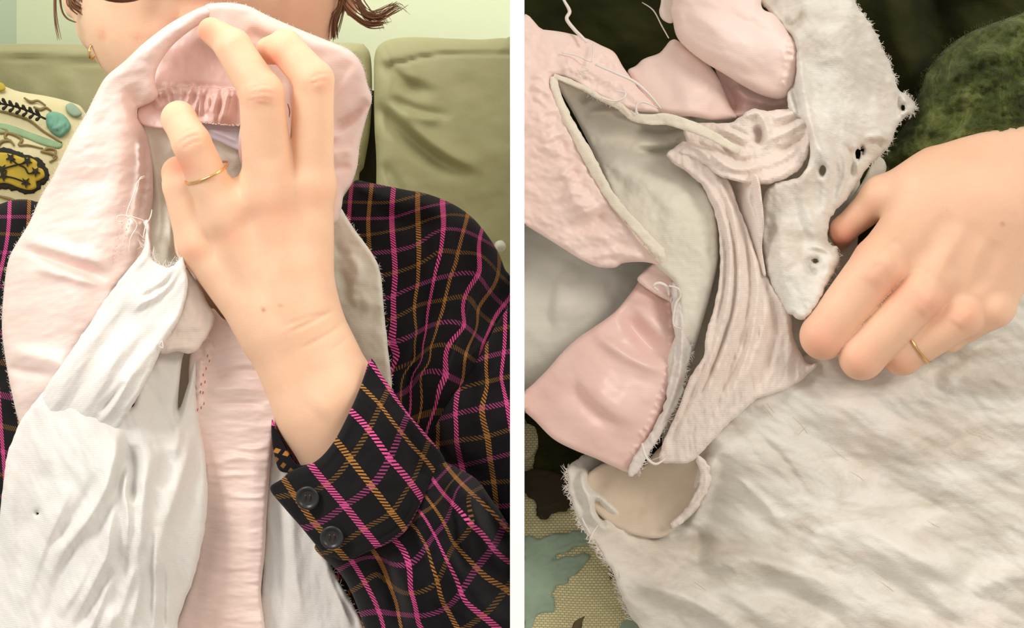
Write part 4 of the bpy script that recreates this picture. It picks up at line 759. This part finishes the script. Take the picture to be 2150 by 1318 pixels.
# ------------------------------------------------------------------ frayed blanket (right)
br = empty('satin_blanket', world_xyz([(1600, 1400, -100)])[0], 'frayed grey-white baby blanket with torn seams and pink satin binding bunched in the lap', 'blanket')
MG = M['muslin_cream']; CX = (1099, 99999)
# flat lining at left, pink band below, big muslin at the lower right
sheet('lining', [(1090, 440), (1200, 470), (1350, 520), (1420, 600), (1380, 760), (1200, 850), (1112, 830), (1090, 820)], [(1110, 500, -170), (1200, 620, -150), (1330, 560, -190), (1120, 780, -180)], M['lining'] if 'lining' in M else MG, br, res=4, clipx=CX, roll=14, drop=14,
      feats=[('r', [(1190, 545), (1160, 590), (1150, 650), (1160, 720)], -14, 12, 30), ('r', [(1205, 550), (1185, 600), (1180, 680)], 10, 30, 40)], noise=[((60, 60, .4), 4)])
sheet('satin_binding', [(1350, 570), (1385, 545), (1412, 580), (1424, 620), (1424, 680), (1420, 740), (1412, 790), (1398, 850), (1375, 900), (1345, 960), (1322, 990), (1290, 980), (1250, 962), (1200, 942), (1160, 920), (1125, 885), (1099, 858), (1100, 825), (1120, 805), (1150, 775), (1180, 740), (1215, 708), (1245, 688), (1290, 655), (1320, 620), (1340, 592)],
      [(1370, 570, -110), (1410, 700, -80), (1330, 700, -60), (1230, 740, -50), (1110, 830, -90), (1200, 880, -40), (1320, 960, -70), (1380, 860, -60), (1300, 850, -30)], M['satin_deep'], br, res=3, roll=12, drop=14, skirt=26, clipx=CX,
      feats=[('r', [(1300, 640), (1330, 690), (1365, 730), (1405, 755)], -30, 26, 14), ('r', [(1240, 690), (1290, 730), (1350, 765), (1412, 782)], 16, 12, 14), ('r', [(1330, 630), (1370, 680), (1415, 720)], 10, 24, 14), ('r', [(1200, 790), (1220, 830), (1260, 870), (1310, 900)], -16, 10, 24), ('r', [(1230, 780), (1260, 830), (1310, 870), (1350, 885)], 9, 24, 20)]
      + gathers([(1410, 620), (1414, 700), (1400, 800), (1370, 880), (1325, 960)], 20, 26, 7, 4), noise=[((70, 50, .3), 3)])
sheet('satin_fold', [(1385, 548), (1412, 580), (1424, 620), (1422, 680), (1412, 640), (1380, 620), (1350, 600), (1338, 585), (1355, 568)], [(1380, 590, -70)], M['satin'], br, res=3, roll=8, drop=8, noise=[((20, 10, .4), 3)])
BIG = [(1200, 1000, -110), (1330, 1000, -250), (1430, 1060, -210), (1260, 1020, -150), (1500, 960, -70), (1600, 860, -50), (1700, 790, -60), (1900, 830, -60), (2120, 700, -70), (2250, 800, -60), (1400, 1200, -60), (1600, 1050, -60), (1900, 1050, -90), (2200, 1100, -60), (1400, 1400, -80), (1800, 1300, -20), (2200, 1400, -40), (1600, 1250, -20), (1300, 1180, -90)]
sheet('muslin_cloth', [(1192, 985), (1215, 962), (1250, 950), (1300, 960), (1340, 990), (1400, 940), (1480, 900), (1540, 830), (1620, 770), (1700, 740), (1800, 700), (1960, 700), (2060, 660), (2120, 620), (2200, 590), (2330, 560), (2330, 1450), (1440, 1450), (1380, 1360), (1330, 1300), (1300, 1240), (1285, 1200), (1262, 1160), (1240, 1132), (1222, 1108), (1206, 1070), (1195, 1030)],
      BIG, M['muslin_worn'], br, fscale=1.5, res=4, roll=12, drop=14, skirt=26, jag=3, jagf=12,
      feats=[('r', [(1480, 960), (1465, 1010), (1430, 1060), (1390, 1100), (1340, 1130)], 26, 10, 16), ('r', [(1500, 940), (1490, 1000), (1470, 1060), (1440, 1110)], 34, 14, 30), ('r', [(1225, 1035), (1260, 1045), (1290, 1068), (1310, 1090)], 22, 6, 9), ('r', [(1215, 970), (1226, 990), (1222, 1010), (1240, 1060), (1250, 1090), (1300, 1115)], 24, 9, 9),
             ('r', [(1240, 1050), (1262, 1085), (1270, 1110)], -14, 6, 6), ('r', [(1290, 1120), (1340, 1102), (1390, 1108), (1420, 1130)], 12, 9, 9), ('r', [(1450, 1200), (1470, 1150), (1460, 1100)], -22, 20, 24),
             ('r', [(1480, 1180), (1540, 1172), (1620, 1178), (1700, 1210), (1790, 1260)], 26, 14, 34), ('r', [(1300, 1220), (1380, 1235), (1450, 1260), (1520, 1300), (1600, 1370)], 24, 16, 20), ('r', [(1380, 1170), (1440, 1200), (1500, 1210), (1540, 1190)], -20, 16, 20),
             ('r', [(1560, 1250), (1640, 1240), (1740, 1290), (1820, 1360)], -20, 20, 22), ('r', [(1620, 830), (1740, 850), (1860, 900), (1960, 960)], 16, 30, 40), ('r', [(1660, 900), (1760, 960), (1860, 1010), (1990, 1060)], -18, 40, 40),
             ('r', [(1700, 1080), (1800, 1110), (1920, 1170), (2040, 1210)], 24, 30, 34), ('r', [(1780, 1180), (1860, 1220), (1960, 1290), (2040, 1350)], -22, 22, 26), ('r', [(1960, 800), (2040, 790), (2160, 820)], 12, 20, 30), ('r', [(2000, 920), (2080, 960), (2180, 990)], 10, 24, 26),
             ('r', [(2150, 690), (2060, 720), (1980, 770), (1900, 800)], -12, 16, 20), ('r', [(2150, 660), (2080, 690), (2010, 740)], 9, 12, 16), ('r', [(2040, 1240), (2110, 1210), (2200, 1200)], 16, 26, 22), ('r', [(1540, 1000), (1600, 1050), (1640, 1100)], 8, 10, 12), ('r', [(1580, 900), (1640, 960), (1700, 1040)], -8, 8, 10)],
      noise=[((60, 150, -1.05), 12, 4), ((14, 50, -1.05), 1.8, 8), ((40, 12, .55), 1.2, 9)], holes=[[(1250, 1052), (1256, 1048), (1262, 1068), (1266, 1086), (1260, 1088), (1252, 1070)]])
sheet('muslin_fold', [(1300, 960), (1340, 985), (1400, 930), (1470, 960), (1488, 1000), (1470, 1060), (1430, 1100), (1380, 1130), (1300, 1110), (1240, 1060), (1230, 1000)], [(1350, 1020, -170), (1340, 960, -130), (1450, 1040, -105), (1240, 1000, -120), (1330, 1110, -118)], M['beige'] if 'beige' in M else MG, br, res=5, roll=10, drop=10, noise=[((60, 60, .2), 6)])
sheet('muslin_fold', [(1460, 955), (1480, 965), (1492, 985), (1490, 1020), (1474, 1050), (1450, 1080), (1420, 1105), (1405, 1100), (1440, 1070), (1462, 1030), (1468, 990)], [(1470, 1000, -50), (1430, 1090, -70)], M['muslin_pink'], br, res=2.5, roll=6, drop=8, jag=3, jagf=9, feats=[('r', [(1478, 975), (1482, 1020), (1450, 1070), (1415, 1100)], 9, 4, 5), ('r', [(1486, 980), (1490, 1020), (1462, 1062)], -7, 4, 4)], noise=[((12, 20, .4), 3)])
sheet('muslin_cloth', [(1380, 230), (1560, 180), (1720, 240), (1800, 340), (1800, 520), (1780, 700), (1700, 820), (1560, 880), (1420, 930), (1390, 930), (1400, 800), (1400, 500)], [(1450, 300, -190), (1600, 300, -130), (1750, 500, -120), (1600, 700, -120), (1400, 900, -150)], M['muslin_cream'], br, res=6, roll=20, drop=20,
      feats=[('r', [(1600, 400), (1620, 560), (1680, 680)], 20, 14, 20)], noise=[((30, 60, .2), 9)])
# inner pocket lining
sheet('lining', [(1165, 165), (1200, 172), (1250, 185), (1330, 215), (1400, 232), (1480, 262), (1520, 300), (1500, 340), (1470, 360), (1495, 420), (1506, 470), (1508, 540), (1496, 600), (1480, 660), (1462, 720), (1440, 780), (1425, 840), (1400, 860), (1400, 760), (1424, 680), (1418, 600), (1380, 560), (1340, 510), (1290, 420), (1250, 330), (1210, 250)],
      [(1190, 180, -60), (1260, 240, -130), (1350, 250, -160), (1440, 300, -150), (1300, 330, -110), (1330, 400, -70), (1420, 420, -30), (1480, 480, -25), (1400, 560, -30), (1450, 640, -30), (1410, 820, -60), (1500, 300, -110), (1240, 300, -130)], MG, br, res=3, roll=12, drop=18, skirt=30,
      feats=[('r', [(1225, 245), (1260, 235), (1300, 232), (1330, 250)], 22, 8, 10), ('r', [(1260, 235), (1300, 250), (1340, 262), (1350, 275)], 26, 10, 10), ('r', [(1330, 260), (1380, 272), (1450, 262), (1480, 250)], -26, 10, 12), ('r', [(1320, 300), (1390, 300), (1450, 280)], 16, 10, 10), ('r', [(1330, 318), (1400, 316), (1440, 308)], -30, 7, 7),
             ('r', [(1230, 300), (1280, 370), (1330, 400), (1400, 410)], -12, 20, 26), ('r', [(1300, 410), (1360, 395), (1400, 430), (1450, 440)], 8, 20, 14), ('r', [(1220, 220), (1240, 200), (1290, 195)], -20, 9, 7)], noise=[((50, 50, .4), 4), ((10, 10, 0), .8)])
# upper left pink band with its seam allowance
sheet('satin_binding', [(1090, 58), (1140, 62), (1185, 68), (1230, 80), (1262, 95), (1290, 110), (1308, 140), (1326, 165), (1345, 190), (1392, 232), (1370, 236), (1330, 232), (1300, 222), (1260, 205), (1215, 178), (1180, 160), (1158, 164), (1160, 190), (1180, 230), (1205, 282), (1240, 350), (1275, 412), (1300, 450), (1340, 498), (1376, 540), (1388, 556), (1352, 550), (1310, 552), (1290, 562), (1255, 560), (1220, 545), (1180, 520), (1140, 495), (1099, 470), (1090, 462)],
      [(1110, 70, -70), (1260, 100, -80), (1380, 230, -60), (1130, 250, -10), (1220, 130, -50), (1110, 400, -40), (1230, 440, 0), (1370, 545, -20), (1280, 540, -30)], M['satin'], br, res=3, roll=12, drop=16, skirt=28, clipx=CX,
      feats=[('r', [(1160, 220), (1175, 290), (1200, 350), (1240, 420), (1300, 500)], -7, 14, 10), ('r', [(1180, 480), (1240, 470), (1280, 440)], -16, 16, 18), ('r', [(1230, 540), (1300, 530), (1360, 545)], 10, 9, 9)]
      + gathers([(1140, 150), (1140, 230), (1165, 320), (1210, 400), (1250, 450)], 26, 56, 9, 7, .5) + gathers([(1180, 130), (1240, 155), (1320, 200)], 12, 40, 8, 6, .5), noise=[((34, 26, .3), 5, 3), ((12, 9, .3), 1.2, 4)])
def roll(name, pts, r, mat, fl=.8, rd=4, ra=.07, sides=18, seed=0):
    mb = MB(); mb.tube(pts, r, sides, 9, flat=fl, ridges=rd, ramp=ra); V = np.vstack(mb.V)
    V[:, 2] += 3.0 * fbm(V[:, 0], V[:, 1], 14, 14, 0, seed); V[:, 0] += 1.6 * fbm(V[:, 0], V[:, 1], 9, 9, 0, seed + 3); mb.V = [V]; return mb.build(name, mat, br)
# piping cords
roll('piping', [(1160, 162, -34), (1166, 190, -20), (1186, 240, -10), (1214, 290, -2), (1246, 348, 2), (1270, 392, 6), (1296, 430, 6), (1330, 470, 4), (1362, 505, 2), (1384, 530, -4), (1392, 548, -14)], [7, 9, 10, 12, 11, 10, 10, 12, 8], M['piping'], .55, 3, .14, 16, 3)
roll('piping', [(1162, 160, -34), (1190, 170, -30), (1230, 188, -34), (1262, 206, -30), (1300, 222, -26), (1330, 244, -10), (1366, 250, -2), (1400, 250, 0), (1440, 262, 8), (1480, 278, 12), (1520, 300, 16), (1550, 318, 10)], [5, 6, 6, 6, 8, 10, 12, 12, 11, 9, 7], M['piping'], .55, 3, .14, 16, 3)
mb = MB()
for p, r in (([(1250, 135, -20), (1290, 152, -14), (1330, 170, -14), (1360, 195, -18), (1388, 228, -24)], 3.2), ([(1262, 205, -10), (1290, 212, -8), (1310, 205, -6), (1312, 194, -10), (1290, 190, -12)], 2.4), ([(1338, 240, 0), (1336, 222, 2), (1350, 214, 0), (1380, 226, -10)], 2.4), ([(1180, 110, -40), (1210, 116, -36), (1240, 130, -30)], 2.0), ([(1242, 130, -28), (1246, 110, -40), (1244, 92, -60)], 2.0),
             ([(1222, 140, -24), (1236, 146, -20), (1216, 150, -24), (1230, 160, -22)], 1.6), ([(1420, 955, -20), (1410, 950, -14), (1360, 968, -18), (1340, 960, -22), (1312, 935, -30)], .1), ([(1348, 930, -20), (1356, 958, -16), (1376, 974, -14), (1398, 962, -16)], 3.0), ([(1232, 88, -50), (1220, 76, -60), (1206, 62, -80), (1190, 40, -100), (1196, 24, -110), (1186, 4, -120), (1172, -20, -130)], 4.0),
             ([(1404, 80, -60), (1390, 55, -90), (1372, 22, -110), (1348, 5, -120)], 1.4), ([(1246, 1132, -70), (1228, 1100, -60), (1222, 1086, -60)], 1.6), ([(1382, 610, -30), (1372, 600, -20), (1384, 594, -20), (1400, 602, -30), (1404, 620, -40)], 3.4), ([(1404, 600, -24), (1424, 606, -20), (1428, 622, -30), (1418, 640, -34), (1414, 680, -40), (1430, 690, -30)], 2.6), ([(1256, 1102, -80), (1244, 1120, -60), (1236, 1140, -60)], 1.2)):
    thread(mb, p, max(r, .5))
tag(mb.build('loose_thread', M['thread'], br), kind='stuff')
# torn seam allowance to the right of the lower pink band
sheet('seam_strip', [(1412, 590), (1430, 602), (1436, 640), (1440, 700), (1450, 730), (1440, 790), (1430, 830), (1410, 870), (1392, 905), (1360, 955), (1338, 992), (1318, 994), (1330, 960), (1360, 915), (1385, 870), (1402, 815), (1412, 760), (1416, 700), (1412, 650)], [(1425, 620, -40), (1430, 720, -40), (1400, 850, -40), (1330, 985, -50)], M['muslin'], br, res=2.6, roll=5, drop=6, jag=3.5, jagf=9,
      feats=[('r', [(1428, 620), (1432, 700), (1424, 790), (1396, 870), (1350, 950)], 10, 5, 5), ('r', [(1440, 720), (1436, 790), (1404, 880)], -6, 5, 5)], noise=[((9, 14, -.3), 2.5)])
# long gathered folds in the middle
FOLD = [(1430, 300), (1445, 296), (1470, 305), (1500, 330), (1530, 380), (1550, 430), (1575, 500), (1600, 560), (1628, 610), (1660, 655), (1664, 700), (1680, 740), (1700, 765), (1720, 762), (1680, 800), (1640, 822), (1590, 838), (1560, 862), (1520, 900), (1490, 930), (1455, 968), (1420, 972), (1386, 968), (1392, 930), (1414, 880), (1430, 840), (1450, 790), (1476, 750), (1482, 700), (1498, 650), (1508, 600), (1512, 540), (1506, 470), (1490, 420), (1470, 385), (1440, 360), (1410, 340), (1400, 322)]
sheet('gathered_fold', FOLD, [(1430, 320, -30), (1500, 380, -6), (1560, 520, 10), (1540, 700, 10), (1640, 680, -10), (1480, 850, 0), (1410, 960, -30), (1700, 770, -40), (1600, 800, -10)], M['muslin_pink'], br, res=2.8, roll=8, drop=14, skirt=26, jag=1.6, jagf=9,
      feats=[('r', [(1420, 335), (1480, 380), (1520, 450), (1534, 540), (1528, 640), (1500, 740), (1450, 850), (1410, 940)], 12, 5, 9), ('r', [(1440, 320), (1500, 370), (1540, 450), (1552, 560), (1545, 660), (1510, 770), (1470, 860), (1430, 950)], 14, 6, 8), ('r', [(1452, 305), (1510, 360), (1530, 400), (1560, 480), (1574, 580), (1562, 680), (1530, 780), (1490, 880), (1440, 955)], -15, 6, 5),
             ('r', [(1500, 420), (1522, 520), (1518, 620), (1494, 720)], -14, 5, 5), ('r', [(1520, 420), (1543, 530), (1540, 640), (1505, 750), (1462, 850)], -15, 4, 4), ('r', [(1560, 470), (1590, 570), (1584, 680), (1552, 790), (1500, 890)], 12, 7, 7), ('r', [(1580, 520), (1610, 600), (1630, 680), (1610, 770), (1570, 840)], -14, 8, 8),
             ('r', [(1600, 570), (1640, 640), (1660, 720), (1650, 790)], 14, 14, 10), ('r', [(1610, 620), (1600, 700), (1570, 780), (1520, 870)], 10, 8, 8), ('r', [(1575, 650), (1560, 740), (1510, 830)], -9, 6, 6), ('r', [(1500, 700), (1470, 790), (1430, 880), (1400, 950)], -9, 5, 5), ('r', [(1660, 690), (1690, 740), (1700, 770)], -10, 9, 9)],
      noise=[((14, 60, 0), 3.5, 3), ((6, 16, .2), 1.6, 7)])
sheet('gathered_fold', [(1530, 380), (1560, 372), (1590, 368), (1600, 420), (1604, 470), (1600, 520), (1608, 580), (1590, 560), (1570, 520), (1556, 460), (1540, 420)], [(1560, 390, -10), (1590, 480, 20), (1600, 560, 10)], M['muslin_pink'], br, res=2.8, roll=7, drop=10,
      feats=[('r', [(1566, 372), (1572, 420), (1590, 470), (1596, 540)], 12, 5, 6), ('r', [(1582, 372), (1584, 430), (1600, 500)], -10, 5, 5)], noise=[((12, 30, 0), 3)])
# satin roll and recess at the top
sheet('satin_fold', [(1500, 120), (1560, 100), (1660, 150), (1668, 200), (1640, 230), (1600, 236), (1560, 246), (1535, 240), (1520, 200)], [(1520, 150, -90), (1600, 200, -110), (1560, 240, -100)], M['satin_deep'], br, res=3, roll=6, drop=8, feats=[('r', [(1540, 180), (1570, 205), (1620, 215)], 14, 10, 10), ('r', [(1500, 150), (1530, 200), (1545, 240)], -30, 20, 14), ('r', [(1590, 210), (1620, 222), (1650, 214)], 12, 6, 6)])
sheet('satin_fold', [(1318, 152), (1335, 138), (1355, 122), (1385, 110), (1410, 84), (1430, 90), (1470, 118), (1500, 150), (1520, 190), (1535, 225), (1545, 248), (1500, 252), (1460, 246), (1400, 240), (1370, 225), (1345, 195)], [(1330, 150, -100), (1420, 110, -80), (1500, 180, -60), (1440, 200, -40), (1530, 240, -70), (1370, 200, -70)], M['satin'], br, res=3, roll=14, drop=22, skirt=26, jag=.8,
      feats=[('r', [(1360, 130), (1400, 170), (1420, 230)], -6, 20, 20)], noise=[((60, 60, 0), 3)])
sheet('satin_binding', [(1408, -80), (1412, 0), (1408, 18), (1412, 40), (1420, 75), (1440, 100), (1475, 128), (1520, 155), (1560, 180), (1600, 200), (1640, 208), (1664, 190), (1680, 140), (1678, 100), (1650, 60), (1625, 30), (1598, 10), (1600, -80)], [(1420, 60, -30), (1500, 60, 20), (1560, 130, 20), (1600, 80, 20), (1660, 130, 0), (1450, -60, 0), (1600, 190, -20), (1590, -60, -10)], M['satin'], br, res=3, roll=22, drop=34, skirt=34,
      feats=[('r', [(1440, 30), (1500, 60), (1570, 100), (1650, 130)], 14, 36, 40), ('r', [(1440, 5), (1500, 25), (1570, 50), (1640, 90)], -8, 14, 14), ('r', [(1430, 85), (1500, 128), (1590, 170)], -6, 12, 12), ('r', [(1640, 90), (1650, 140), (1640, 190)], 6, 6, 6)] + gathers([(1656, 80), (1660, 130), (1645, 190)], 7, 26, 6, 5), noise=[((70, 40, .5), 3)])
sheet('satin_fold', [(1392, -80), (1388, 0), (1384, 25), (1392, 42), (1412, 48), (1425, 20), (1430, -80)], [(1400, 0, -60), (1400, 40, -60)], M['muslin_pink'], br, res=3, roll=8, drop=12)
# upper right muslin
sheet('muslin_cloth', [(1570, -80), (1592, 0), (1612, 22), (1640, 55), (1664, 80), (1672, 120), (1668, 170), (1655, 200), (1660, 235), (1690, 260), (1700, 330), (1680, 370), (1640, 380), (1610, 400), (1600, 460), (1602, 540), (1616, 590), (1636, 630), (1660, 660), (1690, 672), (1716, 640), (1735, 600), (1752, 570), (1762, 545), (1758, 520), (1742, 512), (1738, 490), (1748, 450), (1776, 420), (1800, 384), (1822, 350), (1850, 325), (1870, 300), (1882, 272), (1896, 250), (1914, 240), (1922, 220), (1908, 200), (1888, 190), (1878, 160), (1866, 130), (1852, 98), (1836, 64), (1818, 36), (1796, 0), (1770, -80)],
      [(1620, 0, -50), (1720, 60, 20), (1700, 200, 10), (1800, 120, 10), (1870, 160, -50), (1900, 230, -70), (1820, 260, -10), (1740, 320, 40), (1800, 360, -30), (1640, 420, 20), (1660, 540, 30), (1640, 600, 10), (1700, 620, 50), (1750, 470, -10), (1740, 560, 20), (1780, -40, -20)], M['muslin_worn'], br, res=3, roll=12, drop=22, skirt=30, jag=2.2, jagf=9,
      feats=[('r', [(1668, 60), (1678, 130), (1690, 200), (1704, 270), (1724, 330), (1738, 400)], 18, 9, 16), ('r', [(1672, 100), (1664, 170), (1680, 240), (1694, 300), (1690, 360)], -22, 10, 8), ('r', [(1718, 270), (1740, 330), (1738, 400), (1728, 470)], 16, 12, 16), ('r', [(1690, 300), (1688, 380), (1700, 450), (1722, 500)], 12, 10, 14), ('r', [(1665, 400), (1680, 470), (1710, 530)], -9, 10, 12),
             ('r', [(1762, 300), (1776, 350), (1764, 400), (1745, 440)], 10, 5, 5), ('r', [(1774, 300), (1790, 340), (1782, 390)], -10, 5, 5), ('r', [(1790, 300), (1802, 330), (1796, 370)], 10, 5, 5), ('r', [(1750, 320), (1757, 370), (1745, 420)], -9, 5, 5), ('r', [(1810, 290), (1850, 285), (1868, 300)], 12, 8, 8), ('r', [(1812, 305), (1840, 302), (1850, 315)], -12, 6, 6),
             ('r', [(1884, 190), (1886, 220), (1884, 250)], -12, 5, 5), ('r', [(1895, 200), (1902, 225), (1892, 245)], 12, 5, 5), ('r', [(1640, 30), (1665, 55), (1690, 20)], -14, 8, 8), ('r', [(1600, 20), (1620, 45), (1655, 55)], -12, 7, 7), ('r', [(1740, 40), (1760, 130), (1790, 220)], 12, 30, 30), ('r', [(1790, 60), (1820, 160), (1830, 240)], -8, 20, 24),
             ('r', [(1604, 430), (1612, 500), (1608, 570)], -16, 16, 14), ('r', [(1640, 440), (1645, 520), (1650, 600), (1690, 640)], 18, 26, 22), ('r', [(1695, 540), (1700, 565), (1716, 574)], -22, 9, 9), ('r', [(1690, 520), (1714, 518), (1740, 530), (1752, 555)], 12, 6, 6), ('r', [(1720, 540), (1738, 560), (1728, 590)], 10, 10, 12)],
      noise=[((30, 50, -.4), 5, 4), ((10, 12, 0), 1.0, 6)], holes=[[(1722, 352), (1728, 346), (1734, 354), (1732, 364), (1726, 368), (1721, 362)], [(1892, 222), (1898, 220), (1900, 230), (1894, 232)], [(1796, 318), (1803, 312), (1807, 322), (1803, 336), (1798, 334)], [(1808, 306), (1814, 310), (1812, 324), (1808, 320)], [(1704, 545), (1714, 543), (1718, 549), (1710, 552)]])
sheet('muslin_fold', [(1690, 480), (1730, 500), (1800, 400), (1840, 330), (1860, 360), (1800, 440), (1760, 500), (1740, 560), (1700, 560)], [(1760, 440, -90), (1740, 540, -70)], MG, br, res=4, roll=6, drop=6, noise=[((10, 40, .5), 6)])
# twisted roll in the middle
sheet('twisted_fold', [(1422, 318), (1440, 300), (1436, 262), (1480, 258), (1530, 258), (1556, 244), (1578, 228), (1610, 232), (1650, 228), (1692, 230), (1706, 260), (1702, 300), (1690, 338), (1668, 364), (1630, 382), (1590, 388), (1545, 380), (1508, 368), (1480, 346), (1450, 330)],
      [(1430, 310, -30), (1480, 270, -40), (1560, 250, -10), (1600, 300, 0), (1690, 250, 0), (1560, 370, 20), (1670, 350, 10), (1510, 330, 5)], M['muslin_pink'], br, res=2.2, roll=8, drop=14, skirt=30, jag=1.5, jagf=9,
      feats=[('r', [(1548, 268), (1566, 244), (1592, 238), (1608, 262), (1612, 296), (1600, 318)], 20, 8, 8), ('r', [(1586, 262), (1594, 285), (1590, 306)], -34, 9, 9), ('r', [(1470, 304), (1500, 326), (1530, 350), (1572, 354), (1612, 334)], 22, 7, 10), ('r', [(1500, 300), (1530, 318), (1552, 338), (1592, 330)], -20, 7, 8),
             ('r', [(1470, 340), (1520, 370), (1580, 380), (1640, 366), (1684, 330), (1700, 290)], 12, 10, 12), ('r', [(1612, 296), (1650, 278), (1704, 250)], 13, 7, 7), ('r', [(1618, 316), (1660, 306), (1700, 276)], -13, 7, 7), ('r', [(1616, 270), (1650, 258), (1690, 236)], -12, 6, 6), ('r', [(1616, 250), (1650, 242), (1684, 232)], 9, 6, 6),
             ('r', [(1600, 352), (1640, 334), (1680, 310)], 9, 8, 8), ('r', [(1440, 300), (1470, 316), (1500, 345)], 10, 5, 6), ('r', [(1456, 296), (1490, 312), (1510, 334)], -9, 4, 4), ('r', [(1500, 268), (1540, 280), (1570, 300)], 12, 6, 6), ('r', [(1520, 262), (1552, 274), (1578, 290)], -9, 4, 4), ('r', [(1510, 284), (1545, 298), (1566, 312)], -10, 4, 5)],
      noise=[((14, 20, .5), 3), ((7, 5, .3), 1.2, 5)])
fray([(1192, 985), (1206, 1070), (1240, 1132), (1285, 1200), (1330, 1300)], -105, 260, 12, .8, M['thread'], br, out=1, seed=21, curl=1.4)
fray([(1796, 0), (1836, 64), (1878, 160), (1922, 220), (1882, 272), (1822, 350)], -48, 260, 9, .6, M['thread'], br, out=-1, seed=22, curl=1.2)
fray([(1412, 590), (1436, 700), (1440, 790), (1392, 905), (1338, 992)], -38, 160, 10, .8, M['thread'], br, out=-1, seed=23, curl=1.4)
fray([(1160, 165), (1246, 348), (1296, 430), (1384, 530)], 6, 160, 7, .6, M['piping'], br, out=1, seed=25)
fray([(1170, 160), (1262, 200), (1340, 235)], -26, 120, 14, .8, M['thread'], br, out=1, seed=26, curl=1.4)
fray([(1740, 510), (1762, 545), (1735, 600)], 10, 40, 8, .5, M['thread'], br, out=-1, seed=27)

# pulled threads in the worn weave
mb = MB(); R = random.Random(9)
bf = tps(BIG)
for (x, y, a, l) in ((1612, 862, .9, 34), (1618, 856, .9, 26), (1690, 900, 2.4, 40), (1680, 892, .85, 46), (1760, 950, .7, 50), (1470, 1230, .6, 30), (1800, 1000, .6, 36), (2050, 905, .45, 40), (2075, 915, .5, 24), (1560, 1020, .9, 40), (1700, 1110, .6, 46), (1840, 1200, .62, 60), (1860, 1230, .62, 40), (1300, 1206, 1.4, 16), (1340, 1242, .6, 20), (1740, 1250, .6, 26), (1960, 1100, .5, 30)):
    z = bf(np.array([float(x)]), np.array([float(y)]))[0] + 10
    mb.tube([(x - l / 2 * math.cos(a), y - l / 2 * math.sin(a), z), (x + R.uniform(-3, 3), y, z + 6), (x + l / 2 * math.cos(a), y + l / 2 * math.sin(a), z)], [.4, .9, .4], 4, 4)
tag(mb.build('pulled_thread', M['beige'], br), kind='stuff')
